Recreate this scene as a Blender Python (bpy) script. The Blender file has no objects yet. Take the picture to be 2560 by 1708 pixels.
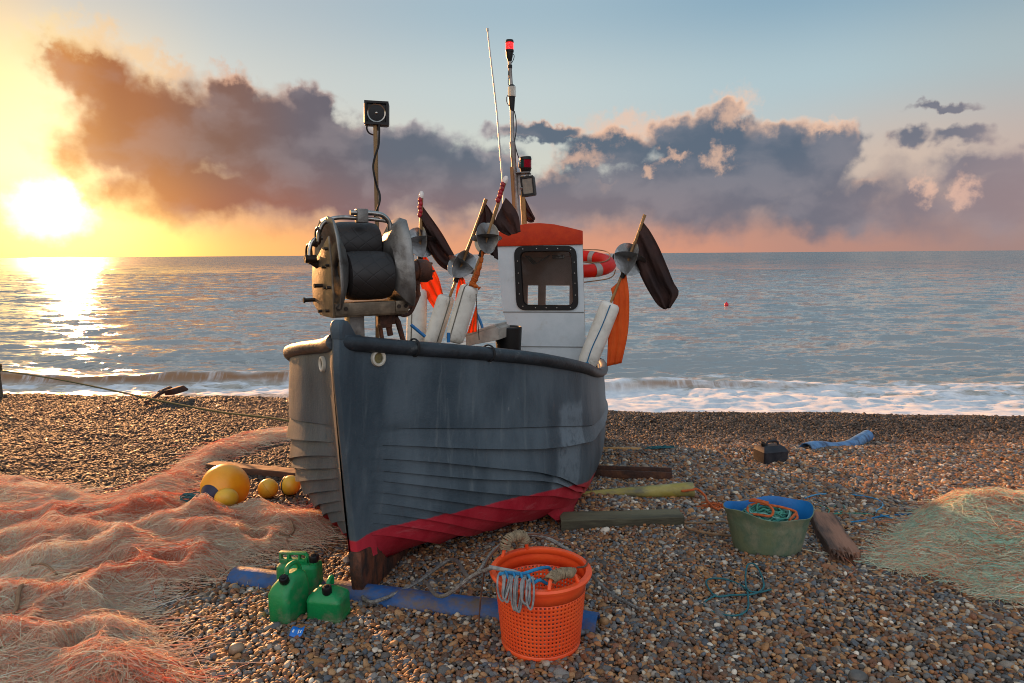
import bpy, bmesh, math, random
import numpy as np
from math import sin, cos, tan, pi, radians, atan, atan2, sqrt, hypot
from mathutils import Vector, Matrix, Euler
random.seed(7)
RNG = np.random.default_rng(11)
SC = bpy.context.scene
COL = SC.collection

# ------------------------------------------------------------------ camera
F = 1707.0; CAMH = 1.7
PITCH = atan((854 - 635.5) / F); ROLL = -atan(19 / 2560)
RC = Matrix.Rotation(pi / 2 - PITCH, 3, 'X') @ Matrix.Rotation(ROLL, 3, 'Z')
CP = Vector((0, 0, CAMH))
cam = bpy.data.cameras.new('camera'); camo = bpy.data.objects.new('camera', cam); COL.objects.link(camo)
cam.sensor_width = 36; cam.lens = 36 * F / 2560; cam.clip_start = .05; cam.clip_end = 100000
camo.matrix_world = Matrix.Translation(CP) @ RC.to_4x4()
SC.camera = camo

def ray(u, v): return RC @ Vector(((u - 1280) / F, -(v - 854) / F, -1.0))
def proj(p):
    q = RC.transposed() @ (Vector(p) - CP)
    return 1280 + F * q.x / -q.z, 854 - F * q.y / -q.z
SEA = -1.7
CXS, CYS = (-14, -9.2, -4, -1.5, 1.25, 6.8, 14), (12.4, 12.0, 11.3, 10.5, 9.5, 8.85, 8.2)
def crest_y(x): return float(np.interp(x, CXS, CYS))
def sst(a, b, x):
    t = min(1, max(0, (x - a) / (b - a))); return t * t * (3 - 2 * t)
def g(x, y):
    z = -.08 * max(0.0, y - 2.3)
    z += .012 * sin(x * 1.7 + .6) * sin(y * 1.3 + 1) + .008 * sin(x * 3.9 + y * 2.3)
    k = sst(.6, 2.2, x)
    z += k * (.05 * math.exp(-((y - 6.9) / .35) ** 2) - .07 * sst(6.9, 7.6, y) * (1 - sst(8.2, 9.6, y)))
    yc = crest_y(x); d = y - yc
    if d > -1.5: z += .03 * math.exp(-(d / .7) ** 2)
    if d > 0: z -= .2 * (sqrt(d * d + .09) - .3)
    return z
def at(u, v):
    d = ray(u, v); t = .8
    while t < 40:
        p = CP + d * t
        if p.z < g(p.x, p.y):
            a, b = t - .02, t
            for _ in range(12):
                m = (a + b) / 2; q = CP + d * m
                if q.z < g(q.x, q.y): b = m
                else: a = m
            return CP + d * b
        t += .02
    return p
def atd(u, v, y):
    d = ray(u, v); return CP + d * (y / d.y)
def atz(u, v, z):
    d = ray(u, v); return CP + d * ((z - CAMH) / d.z)

# ------------------------------------------------------------------ colour, nodes
def lin(c):
    if isinstance(c, (int, float)): c = (c, c, c)
    return tuple((x / 255 / 12.92) if x / 255 <= .04045 else ((x / 255 + .055) / 1.055) ** 2.4 for x in c[:3])
NT = None
class S:
    def __init__(s, k): s.k = k
    def __add__(a, b): return mt('ADD', a, b)
    __radd__ = __add__
    def __sub__(a, b): return mt('SUBTRACT', a, b)
    def __rsub__(a, b): return mt('SUBTRACT', b, a)
    def __mul__(a, b): return mt('MULTIPLY', a, b)
    __rmul__ = __mul__
    def __truediv__(a, b): return mt('DIVIDE', a, b)
def put(inp, v):
    if isinstance(v, S): NT.links.new(v.k, inp)
    elif isinstance(v, (tuple, list)) and len(v) == 3 and inp.type == 'RGBA': inp.default_value = (*v, 1)
    else: inp.default_value = v
def mt(op, *a, clamp=False):
    n = NT.nodes.new('ShaderNodeMath'); n.operation = op; n.use_clamp = clamp
    for i, v in enumerate(a): put(n.inputs[i], v)
    return S(n.outputs[0])
def vm(op, *a):
    n = NT.nodes.new('ShaderNodeVectorMath'); n.operation = op
    for i, v in enumerate(a): put(n.inputs[i], v)
    return S(n.outputs['Value'] if op in ('LENGTH', 'DOT_PRODUCT', 'DISTANCE') else n.outputs[0])
def vscale(a, k):
    n = NT.nodes.new('ShaderNodeVectorMath'); n.operation = 'SCALE'; put(n.inputs[0], a); put(n.inputs['Scale'], k); return S(n.outputs[0])
def comb(x, y, z):
    n = NT.nodes.new('ShaderNodeCombineXYZ')
    for i, v in enumerate((x, y, z)): put(n.inputs[i], v)
    return S(n.outputs[0])
def sep(v):
    n = NT.nodes.new('ShaderNodeSeparateXYZ'); put(n.inputs[0], v); return [S(o) for o in n.outputs]
def noise(vec, scale=5, detail=4, rough=.5, color=False, dist=0, dims='3D'):
    n = NT.nodes.new('ShaderNodeTexNoise'); n.noise_dimensions = dims
    put(n.inputs['Vector'], vec); put(n.inputs['Scale'], scale); n.inputs['Detail'].default_value = detail
    n.inputs['Roughness'].default_value = rough; n.inputs['Distortion'].default_value = dist
    return S(n.outputs['Color' if color else 0])
def voro(vec, scale, feature='F1', out='Distance', dims='3D'):
    n = NT.nodes.new('ShaderNodeTexVoronoi'); n.voronoi_dimensions = dims; n.feature = feature; put(n.inputs['Vector'], vec); put(n.inputs['Scale'], scale)
    return S(n.outputs[out])
def ss(a, b, x):
    n = NT.nodes.new('ShaderNodeMapRange'); n.interpolation_type = 'SMOOTHSTEP'
    put(n.inputs['Value'], x); put(n.inputs[1], a); put(n.inputs[2], b); n.inputs[3].default_value = 0; n.inputs[4].default_value = 1
    return S(n.outputs[0])
def mix(f, a, b, mode='MIX'):
    n = NT.nodes.new('ShaderNodeMix'); n.data_type = 'RGBA'; n.blend_type = mode
    put(n.inputs[0], f); put(n.inputs[6], a); put(n.inputs[7], b); return S(n.outputs[2])
def ramp(f, stops, interp='LINEAR'):
    n = NT.nodes.new('ShaderNodeValToRGB'); n.color_ramp.interpolation = interp; e = n.color_ramp.elements
    while len(e) < len(stops): e.new(.5)
    for i, (p, c) in enumerate(stops): e[i].position = p; e[i].color = (*c, 1)
    put(n.inputs[0], f); return S(n.outputs[0])
def coord(kind='Object'):
    n = NT.nodes.new('ShaderNodeTexCoord'); return S(n.outputs[kind])
def attr(name, out='Fac', kind='GEOMETRY'):
    n = NT.nodes.new('ShaderNodeAttribute'); n.attribute_name = name; n.attribute_type = kind; return S(n.outputs[out])
def bumpn(h, strength=.3, dist=.01, normal=None):
    n = NT.nodes.new('ShaderNodeBump'); n.inputs['Strength'].default_value = strength; n.inputs['Distance'].default_value = dist
    put(n.inputs['Height'], h)
    if normal: put(n.inputs['Normal'], normal)
    return S(n.outputs[0])
def newmat(name):
    global NT
    m = bpy.data.materials.new(name); m.use_nodes = True; NT = m.node_tree
    b = NT.nodes['Principled BSDF']; return m, b
def vmap(v, scale):
    return vm('MULTIPLY', v, Vector(scale))
MATS = {}
def pmat(name, c1, c2=None, scale=9, rough=.5, metal=0, bump=0, bscale=60, c3=None, dirt=.6, dscale=5, stretch=(1, 1, 1), spec=.5, transl=0, sharp=.12, coat=0):
    """weathered paint / plastic / wood: two colours by noise, an optional stain colour past a threshold, fine bump"""
    if name in MATS: return MATS[name]
    m, b = newmat(name); v = vmap(coord(), stretch)
    c = lin(c1)
    r = rough
    if c2 is not None:
        n = noise(v, scale, 7, .62); c = mix(ss(.36, .66, n), lin(c1), lin(c2)); r = mt('ADD', rough - .06, n * .14)
    if c3 is not None:
        n2 = noise(v, dscale, 9, .68); c = mix(ss(dirt - sharp, dirt + sharp, n2), c, lin(c3))
    put(b.inputs['Base Color'], c); put(b.inputs['Roughness'], r); b.inputs['Metallic'].default_value = metal
    b.inputs['Specular IOR Level'].default_value = spec
    if coat: b.inputs['Coat Weight'].default_value = coat; b.inputs['Coat Roughness'].default_value = .25
    if bump: put(b.inputs['Normal'], bumpn(noise(v, bscale, 5, .6), bump, .01))
    if transl:
        t = NT.nodes.new('ShaderNodeBsdfTranslucent'); put(t.inputs['Color'], c)
        x = NT.nodes.new('ShaderNodeMixShader'); x.inputs[0].default_value = transl
        NT.links.new(b.outputs[0], x.inputs[1]); NT.links.new(t.outputs[0], x.inputs[2])
        NT.links.new(x.outputs[0], NT.nodes['Material Output'].inputs[0])
    MATS[name] = m; return m

# ------------------------------------------------------------------ objects
RM = {}
def tag(o, label=None, cat=None, group=None, kind=None):
    if label: o['label'] = label
    if cat: o['category'] = cat
    if group: o['group'] = group
    if kind: o['kind'] = kind
    return o
def empty(name, M, label, cat, group=None):
    if isinstance(M, Vector): M = Matrix.Translation(M)
    o = bpy.data.objects.new(name, None); o.empty_display_size = .1; COL.objects.link(o); o.matrix_world = M
    RM[o] = M.copy(); return tag(o, label, cat, group)
def root_of(o):
    while o is not None and o not in RM: o = o.parent
    return RM[o] if o is not None else Matrix.Identity(4)
def link(name, me, mat, parent=None, world=False, smooth=40):
    o = bpy.data.objects.new(name, me); COL.objects.link(o)
    for mm in (mat if isinstance(mat, (list, tuple)) else [mat]): me.materials.append(mm)
    if parent is not None:
        if world: me.transform(root_of(parent).inverted())
        o.parent = parent
    if smooth:
        me.polygons.foreach_set('use_smooth', [True] * len(me.polygons)); me.set_sharp_from_angle(angle=radians(smooth))
    return o
class MB:
    def __init__(s): s.bm = bmesh.new(); s.M = Matrix.Identity(4); s.mi = 0
    def v(s, p): return s.bm.verts.new(s.M @ Vector(p))
    def f(s, vs):
        try: fa = s.bm.faces.new(vs); fa.material_index = s.mi; return fa
        except ValueError: return None
    def grid(s, P, cu=False, cv=False, flip=False):
        V = [[s.v(p) for p in r] for r in P]; n, m = len(V), len(V[0])
        for i in range(n if cu else n - 1):
            for j in range(m if cv else m - 1):
                q = [V[i][j], V[(i + 1) % n][j], V[(i + 1) % n][(j + 1) % m], V[i][(j + 1) % m]]
                s.f(q[::-1] if flip else q)
        return V
    def tube(s, pts, r, n=8, cap=True, closed=False, tilt=0.0):
        pts = [Vector(p) for p in pts]; k = len(pts); rs = r if isinstance(r, (list, tuple)) else [r] * k
        rings = []; up = None
        for i, p in enumerate(pts):
            a = pts[(i - 1) % k] if (i > 0 or closed) else p; b = pts[(i + 1) % k] if (i < k - 1 or closed) else p
            t = (b - a)
            if t.length < 1e-9: t = Vector((0, 0, 1))
            t.normalize()
            if up is None:
                up = Vector((0, 0, 1)) if abs(t.z) < .9 else Vector((0, 1, 0))
            x = up - t * up.dot(t)
            if x.length < 1e-6: x = t.orthogonal()
            x.normalize(); y = t.cross(x); up = x
            rings.append([p + (x * cos(2 * pi * (j + tilt) / n) + y * sin(2 * pi * (j + tilt) / n)) * rs[i] for j in range(n)])
        V = s.grid(rings, cu=closed, cv=True)
        if cap and not closed: s.f(V[0][::-1]); s.f(V[-1])
    def lathe(s, prof, n=32, M=None, cap=True):
        M = M or Matrix.Identity(4)
        V = s.grid([[M @ Vector((r * cos(2 * pi * j / n), r * sin(2 * pi * j / n), z)) for j in range(n)] for r, z in prof], cv=True, flip=True)
        if cap: s.f(V[0]); s.f(V[-1][::-1])
    def box(s, c, size, R=None, bev=0):
        b2 = bmesh.new(); bmesh.ops.create_cube(b2, size=1)
        for w in b2.verts: w.co = Vector((w.co.x * size[0], w.co.y * size[1], w.co.z * size[2]))
        if bev: bmesh.ops.bevel(b2, geom=list(b2.edges), offset=bev, segments=2, profile=.6, affect='EDGES')
        T = Matrix.Translation(Vector(c)) @ (R.to_4x4() if R else Matrix.Identity(4)); s.add(b2, T)
    def add(s, b2, T):
        mp = {w: s.v(T @ w.co) for w in b2.verts}
        for fa in b2.faces: s.f([mp[w] for w in fa.verts])
        b2.free()
    def sphere(s, c, r, n=24, m=16, sc=(1, 1, 1), R=None):
        b2 = bmesh.new(); bmesh.ops.create_uvsphere(b2, u_segments=n, v_segments=m, radius=r)
        T = Matrix.Translation(Vector(c)) @ (R.to_4x4() if R else Matrix.Identity(4)) @ Matrix.Diagonal((*sc, 1)); s.add(b2, T)
    def prism(s, poly, d, bev=0):
        b2 = bmesh.new(); vs = [b2.verts.new(p) for p in poly]; fa = b2.faces.new(vs); d = Vector(d)
        r = bmesh.ops.extrude_face_region(b2, geom=[fa])
        for w in r['geom']:
            if isinstance(w, bmesh.types.BMVert): w.co += d
        bmesh.ops.recalc_face_normals(b2, faces=list(b2.faces))
        if bev: bmesh.ops.bevel(b2, geom=list(b2.edges), offset=bev, segments=2, profile=.6, affect='EDGES')
        s.add(b2, Matrix.Identity(4))
    def build(s, name, mat, parent=None, world=False, smooth=40, recalc=False, solid=0, bevel=0):
        if recalc: bmesh.ops.recalc_face_normals(s.bm, faces=list(s.bm.faces))
        me = bpy.data.meshes.new(name); s.bm.to_mesh(me); s.bm.free()
        o = link(name, me, mat, parent, world, smooth)
        if solid:
            md = o.modifiers.new('thickness', 'SOLIDIFY'); md.thickness = solid; md.offset = 0
        if bevel:
            md = o.modifiers.new('edges', 'BEVEL'); md.width = bevel; md.segments = 2; md.limit_method = 'ANGLE'; md.angle_limit = radians(35)
        return o
def curve_pts(pts, n=8, closed=False):
    """Catmull-Rom through pts"""
    P = [Vector(p) for p in pts]; k = len(P); out = []
    for i in range(k if closed else k - 1):
        a = P[(i - 1) % k] if (closed or i > 0) else P[0] * 2 - P[1]; b = P[i]; c = P[(i + 1) % k]
        d = P[(i + 2) % k] if (closed or i < k - 2) else P[-1] * 2 - P[-2]
        for j in range(n):
            t = j / n
            out.append(.5 * ((2 * b) + (c - a) * t + (2 * a - 5 * b + 4 * c - d) * t * t + (3 * b - a - 3 * c + d) * t ** 3))
    if not closed: out.append(P[-1])
    return out
def np_mesh(name, V, Fq, mat, cols=None, attrs=None, smooth=True):
    me = bpy.data.meshes.new(name); V = np.ascontiguousarray(V, np.float32); Fq = np.ascontiguousarray(Fq, np.int32)
    nf, k = Fq.shape
    me.vertices.add(len(V)); me.vertices.foreach_set('co', V.ravel()); me.loops.add(nf * k); me.loops.foreach_set('vertex_index', Fq.ravel())
    me.polygons.add(nf); me.polygons.foreach_set('loop_start', np.arange(0, nf * k, k, dtype=np.int32))
    me.polygons.foreach_set('use_smooth', np.full(nf, smooth)); me.update(calc_edges=True)
    if cols is not None:
        a = me.attributes.new('col', 'FLOAT_COLOR', 'POINT'); a.data.foreach_set('color', np.ascontiguousarray(np.c_[cols, np.ones(len(cols))], np.float32).ravel())
    for nm, arr in (attrs or {}).items():
        a = me.attributes.new(nm, 'FLOAT', 'POINT'); a.data.foreach_set('value', np.ascontiguousarray(arr, np.float32))
    o = bpy.data.objects.new(name, me); COL.objects.link(o); me.materials.append(mat); return o
def strands(paths, radii, cols, nside=3):
    """paths (N,K,3) -> tube vertices, quads, colours"""
    P = np.asarray(paths); N, K, _ = P.shape
    T = np.gradient(P, axis=1); T /= np.linalg.norm(T, axis=2, keepdims=True) + 1e-9
    X = np.cross(T, np.array([0, 0, 1.0])); X /= np.linalg.norm(X, axis=2, keepdims=True) + 1e-9
    Y = np.cross(T, X); a = 2 * pi * np.arange(nside) / nside + .5
    V = P[:, :, None] + (X[:, :, None] * np.cos(a)[None, None, :, None] + Y[:, :, None] * np.sin(a)[None, None, :, None]) * np.asarray(radii)[:, None, None, None]
    idx = np.arange(N * K * nside).reshape(N, K, nside)
    i0 = idx[:, :-1]; i1 = idx[:, 1:]
    Q = np.stack([i0, np.roll(i0, -1, 2), np.roll(i1, -1, 2), i1], -1).reshape(-1, 4)
    C = np.repeat(np.asarray(cols), K * nside, axis=0)
    return V.reshape(-1, 3), Q, C
_lat = np.random.default_rng(3).random((256, 256))
def vnoise(x, y):
    xi = np.floor(x).astype(int); yi = np.floor(y).astype(int); fx = x - xi; fy = y - yi
    fx = fx * fx * (3 - 2 * fx); fy = fy * fy * (3 - 2 * fy)
    A = _lat[xi & 255, yi & 255]; B = _lat[(xi + 1) & 255, yi & 255]; C = _lat[xi & 255, (yi + 1) & 255]; D = _lat[(xi + 1) & 255, (yi + 1) & 255]
    return (A * (1 - fx) + B * fx) * (1 - fy) + (C * (1 - fx) + D * fx) * fy
def fbm(x, y, o=4):
    r = 0; a = .5
    for i in range(o): r = r + a * vnoise(x * 2 ** i + 17.3 * i, y * 2 ** i + 9.1 * i); a /= 2
    return r
def gnp(x, y):
    """the ground height for arrays"""
    def s_(a, b, t): t = np.clip((t - a) / (b - a), 0, 1); return t * t * (3 - 2 * t)
    z = -.08 * np.maximum(0, y - 2.3) + .012 * np.sin(x * 1.7 + .6) * np.sin(y * 1.3 + 1) + .008 * np.sin(x * 3.9 + y * 2.3)
    z = z + s_(.6, 2.2, x) * (.05 * np.exp(-((y - 6.9) / .35) ** 2) - .07 * s_(6.9, 7.6, y) * (1 - s_(8.2, 9.6, y)))
    d = y - np.interp(x, CXS, CYS)
    z = z + np.where(d > -1.5, .03 * np.exp(-(d / .7) ** 2), 0)
    return z - np.where(d > 0, .2 * (np.sqrt(d * d + .09) - .3), 0)
# ------------------------------------------------------------------ light: sun and sky
SUN_AZ, SUN_EL = radians(-33.2), radians(8.5)
sl = bpy.data.lights.new('sun', 'SUN'); so = bpy.data.objects.new('sun', sl); COL.objects.link(so)
sl.energy = 5.0; sl.angle = radians(1.2); sl.color = (1, .45, .165)
sdir = Vector((sin(SUN_AZ) * cos(SUN_EL), cos(SUN_AZ) * cos(SUN_EL), sin(SUN_EL)))
so.rotation_euler = sdir.to_track_quat('Z', 'Y').to_euler()

def azel(u, v):
    d = ray(u, v).normalized(); return atan2(d.x, d.y), math.asin(d.z)
def sky_world():
    global NT
    w = bpy.data.worlds.new('World'); SC.world = w; w.use_nodes = True; NT = w.node_tree
    bg = NT.nodes['Background']
    d = coord('Generated'); dx, dy, dz = sep(vm('NORMALIZE', d))
    az = mt('ARCTAN2', dx, dy); el = mt('ARCSINE', dz); q = comb(az, el, 0.0)
    A = lambda u: azel(u, 500)[0]
    a0, a1 = -1.0, 1.0
    def azramp(stops): return ramp((az - a0) / (a1 - a0), [((A(u) - a0) / (a1 - a0), lin(c)) for u, c in stops], 'EASE')
    ev = lambda v: azel(1280, v)[1]
    # clear sky: horizon, low, middle, top
    hor = azramp([(0, (255, 205, 75)), (330, (255, 200, 85)), (620, (238, 158, 100)), (1000, (222, 148, 118)), (1600, (222, 152, 128)), (2100, (190, 142, 132)), (2560, (172, 138, 134))])
    low = azramp([(0, (255, 222, 150)), (300, (252, 214, 160)), (700, (228, 205, 180)), (1200, (212, 212, 200)), (1800, (205, 205, 200)), (2250, (214, 190, 175)), (2560, (204, 182, 172))])
    mid = azramp([(0, (250, 216, 158)), (250, (222, 205, 178)), (600, (196, 203, 202)), (1280, (198, 211, 212)), (2000, (182, 203, 210)), (2560, (178, 193, 197))])
    top = azramp([(0, (205, 190, 172)), (250, (182, 190, 195)), (700, (172, 188, 198)), (1280, (163, 189, 203)), (2000, (140, 174, 195)), (2560, (140, 170, 188))])
    c = mix(ss(ev(600), ev(430), el), hor, low); c = mix(ss(ev(440), ev(220), el), c, mid); c = mix(ss(ev(250), ev(0), el), c, top)
    c = mix(ss(.45, 1.2, el), c, lin((176, 200, 220)))
    st = NT.nodes.new('ShaderNodeTexSky'); st.sky_type = 'NISHITA'; st.sun_disc = False; st.sun_elevation = SUN_EL; st.sun_rotation = SUN_AZ
    nis = vscale(S(st.outputs[0]), .1)
    c = mix(.12, c, nis)
    # clouds: soft ellipses in azimuth and elevation, broken up by noise
    blobs = [(330, 340, 215, 170), (250, 190, 105, 105), (185, 150, 100, 70), (480, 330, 240, 140), (700, 370, 260, 170), (775, 255, 75, 70), (590, 240, 80, 65), (960, 410, 270, 115), (520, 480, 290, 95), (860, 500, 340, 95),
             (1160, 460, 200, 120), (1340, 330, 150, 34), (1520, 385, 170, 62), (1760, 350, 180, 85), (1825, 290, 60, 50), (1980, 400, 215, 120), (2080, 350, 85, 65), (1750, 490, 430, 125),
             (1380, 500, 240, 100), (2290, 520, 280, 85), (2520, 490, 300, 120), (2450, 420, 160, 40), (2060, 520, 260, 85), (2272, 355, 48, 24), (2390, 348, 90, 24), (2350, 282, 85, 12), (2590, 350, 70, 34),  (3000, 480, 400, 100)]
    L = []
    for (u, v, rx, ry) in blobs:
        a, e = azel(u, v); a2, _ = azel(u + rx, v); _, e2 = azel(u, v - ry); L.append((a, e, abs(a2 - a), abs(e2 - e)))
    warp = vm('SUBTRACT', noise(q, 9, 4, .6, color=True, dims='2D'), Vector((.5, .5, .5)))
    warp2 = vm('SUBTRACT', noise(q, 36, 5, .62, color=True, dims='2D'), Vector((.5, .5, .5)))
    wv = vm('ADD', vscale(warp, .06), vscale(warp2, .020))
    def field(qq):
        qw = vm('ADD', qq, vm('MULTIPLY', wv, Vector((1, 1, 0)))); r = None
        for (a, e, ra, re) in L:
            t = vm('LENGTH', vm('MULTIPLY', vm('SUBTRACT', qw, Vector((a, e, 0))), Vector((1 / ra, 1 / re, 0))))
            r = t if r is None else mt('SMOOTH_MIN', r, t, .3)
        dd = 1.0 - r
        n1 = noise(vm('MULTIPLY', qq, Vector((1, 1.2, 1))), 17, 7, .55, dims='2D')
        n2 = voro(vm('ADD', qq, vm('ADD', vscale(warp, .05), vscale(warp2, .02))), 26, 'SMOOTH_F1', dims='2D')
        return dd + (n1 - .5) * .66 + (.40 - n2) * .30
    D = field(q); D2 = field(vm('ADD', q, Vector((-.010, .020, 0))))
    wd = ss(ev(430), ev(585), el)
    lf = ss(A(900), A(250), az) * .20 + ss(A(2140), A(2240), az) * .22
    alpha = ss(wd * -.12 - lf, wd * .5 + .30 + lf, D)
    lit = mt('MULTIPLY', (D - D2) - .02, 3.4, clamp=True)
    rr_ = ss(A(2140), A(2240), az); rim = (1.0 - ss(.08, .50, D)) * (1.0 - rr_ * .9)
    dark = azramp([(0, (246, 178, 92)), (150, (214, 140, 74)), (330, (168, 102, 62)), (560, (130, 94, 82)), (800, (104, 97, 107)), (1000, (93, 101, 116)), (1400, (90, 104, 121)), (1950, (87, 102, 121)), (2300, (112, 116, 130)), (2560, (142, 134, 142))])
    warmb = azramp([(0, (250, 170, 70)), (330, (206, 128, 70)), (650, (160, 104, 86)), (900, (132, 105, 108)), (1400, (126, 116, 124)), (2000, (112, 113, 126)), (2560, (150, 132, 136))])
    dark = mix(ss(ev(380), ev(540), el), dark, warmb)
    bill = noise(vm('ADD', vm('MULTIPLY', q, Vector((1, 1.6, 1))), vscale(warp, .05)), 11, 5, .5, dims='2D')
    dark = mix(ss(.40, .70, bill) * .42, dark, mix(.5, dark, lin((184, 172, 174))))
    light = azramp([(0, (255, 232, 175)), (350, (252, 206, 150)), (600, (226, 176, 146)), (800, (190, 166, 158)), (1150, (176, 170, 174)), (1500, (244, 196, 165)), (2000, (250, 204, 172)), (2560, (244, 196, 172))])
    cc = mix(mt('MULTIPLY', lit, rim, clamp=True), dark, light)
    # a few sunlit cumulus heads in front of the dark bank
    heads = None
    for (u, v, rx, ry) in ((1800, 400, 26, 30), (1690, 390, 34, 16), (1620, 435, 24, 14), (1450, 390, 60, 22), (2310, 470, 26, 30), (2410, 480, 30, 34), (2060, 312, 42, 16), (1560, 310, 90, 30), (1840, 268, 50, 42), (75, 112, 42, 42), (150, 70, 45, 40), (265, 78, 40, 36), (215, 105, 90, 36), (345, 130, 50, 34), (575, 178, 40, 18), (420, 170, 60, 24)):
        a, e = azel(u, v); a2, _ = azel(u + rx, v); _, e2 = azel(u, v - ry)
        t = 1.0 - vm('LENGTH', vm('MULTIPLY', vm('SUBTRACT', vm('ADD', q, vscale(warp2, .06)), Vector((a, e, 0))), Vector((1 / abs(a2 - a) / 1.5, 1 / abs(e2 - e) / 1.5, 0))))
        heads = t if heads is None else mt('MAXIMUM', heads, t)
    hd = ss(-.05, .95, heads + (noise(q, 55, 5, .62, dims='2D') - .5) * .8) * .60
    # rain and thin veil under the bases
    base = mix(ss(ev(640), ev(545), el) * ss(ev(420), ev(560), el) * .25, c, dark)
    col = mix(alpha * .96, base, cc)
    col = mix(hd, col, light)
    # small break in the cloud, and glow round the sun
    a, e = azel(128, 525)
    sd = vm('LENGTH', vm('MULTIPLY', vm('SUBTRACT', vm('ADD', q, vscale(warp2, .03)), Vector((a, e, 0))), Vector((1, 1.25, 0))))
    sd2 = vm('LENGTH', vm('MULTIPLY', vm('SUBTRACT', q, Vector((a, e, 0))), Vector((1, 1.0, 0))))
    core = 1.0 - ss(.008, .058, sd)
    halo = mt('POWER', 1.0 - ss(0.0, .30, sd2), 2.2)
    thin = 1.0 - alpha * .72
    col = vm('ADD', col, vscale(vm('MULTIPLY', comb(halo, halo, halo), Vector((.95, .62, .26))), thin))
    core = core * (1.0 - ss(.25, .6, alpha) * .92)
    col = vm('ADD', col, vm('MULTIPLY', comb(core, core, core), Vector((2.6, 2.1, 1.3))))
    # unseen sky behind the camera, brightened to add fill light
    back = ss(-.1, -.9, dy)
    col = mix(back * ss(-.02, .1, dz), col, vscale(comb(*lin((222, 224, 230))), 1.75))
    col = mix(ss(-.004, -.03, el), col, lin((70, 62, 58)))
    put(bg.inputs['Color'], col); bg.inputs['Strength'].default_value = .5
    w.cycles.sampling_method = 'MANUAL'; w.cycles.sample_map_resolution = 512
sky_world()
SC.view_settings.view_transform = 'Standard'; SC.view_settings.look = 'None'; SC.view_settings.gamma = 1; SC.view_settings.exposure = 1.0
SC.cycles.filter_width = 1.0
SC.cycles.max_bounces = 6; SC.cycles.caustics_reflective = False; SC.cycles.caustics_refractive = False
SC.cycles.sample_clamp_indirect = 4

# ------------------------------------------------------------------ beach and sea
def beach():
    global NT
    xs = np.concatenate([np.linspace(-60, -14, 40), np.linspace(-13.8, 13.8, 300), np.linspace(14, 60, 40)])
    ys = np.concatenate([np.linspace(-12, 1.4, 30), np.linspace(1.5, 19, 220), np.linspace(19.5, 40, 20)])
    X, Y = np.meshgrid(xs, ys, indexing='ij'); Z = gnp(X, Y) - .012 + .012 * (fbm(X * 3, Y * 3) - .45)
    n, m = X.shape; I = np.arange(n * m).reshape(n, m)
    Q = np.stack([I[:-1, :-1], I[1:, :-1], I[1:, 1:], I[:-1, 1:]], -1).reshape(-1, 4)
    mat, b = newmat('shingle bed'); v = coord()
    c = voro(v, 42, 'F1', 'Color'); h = voro(v, 42)
    cr, _, _ = sep(c)
    put(b.inputs['Base Color'], ramp(cr, [(0, lin((52, 40, 32))), (.4, lin((92, 66, 46))), (.7, lin((84, 78, 74))), (1, lin((120, 96, 74)))]))
    b.inputs['Roughness'].default_value = .75
    put(b.inputs['Normal'], bumpn(1.0 - h, 1, .02))
    o = np_mesh('beach', np.stack([X, Y, Z], -1).reshape(-1, 3), Q, mat); tag(o, kind='structure')
beach()

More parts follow.
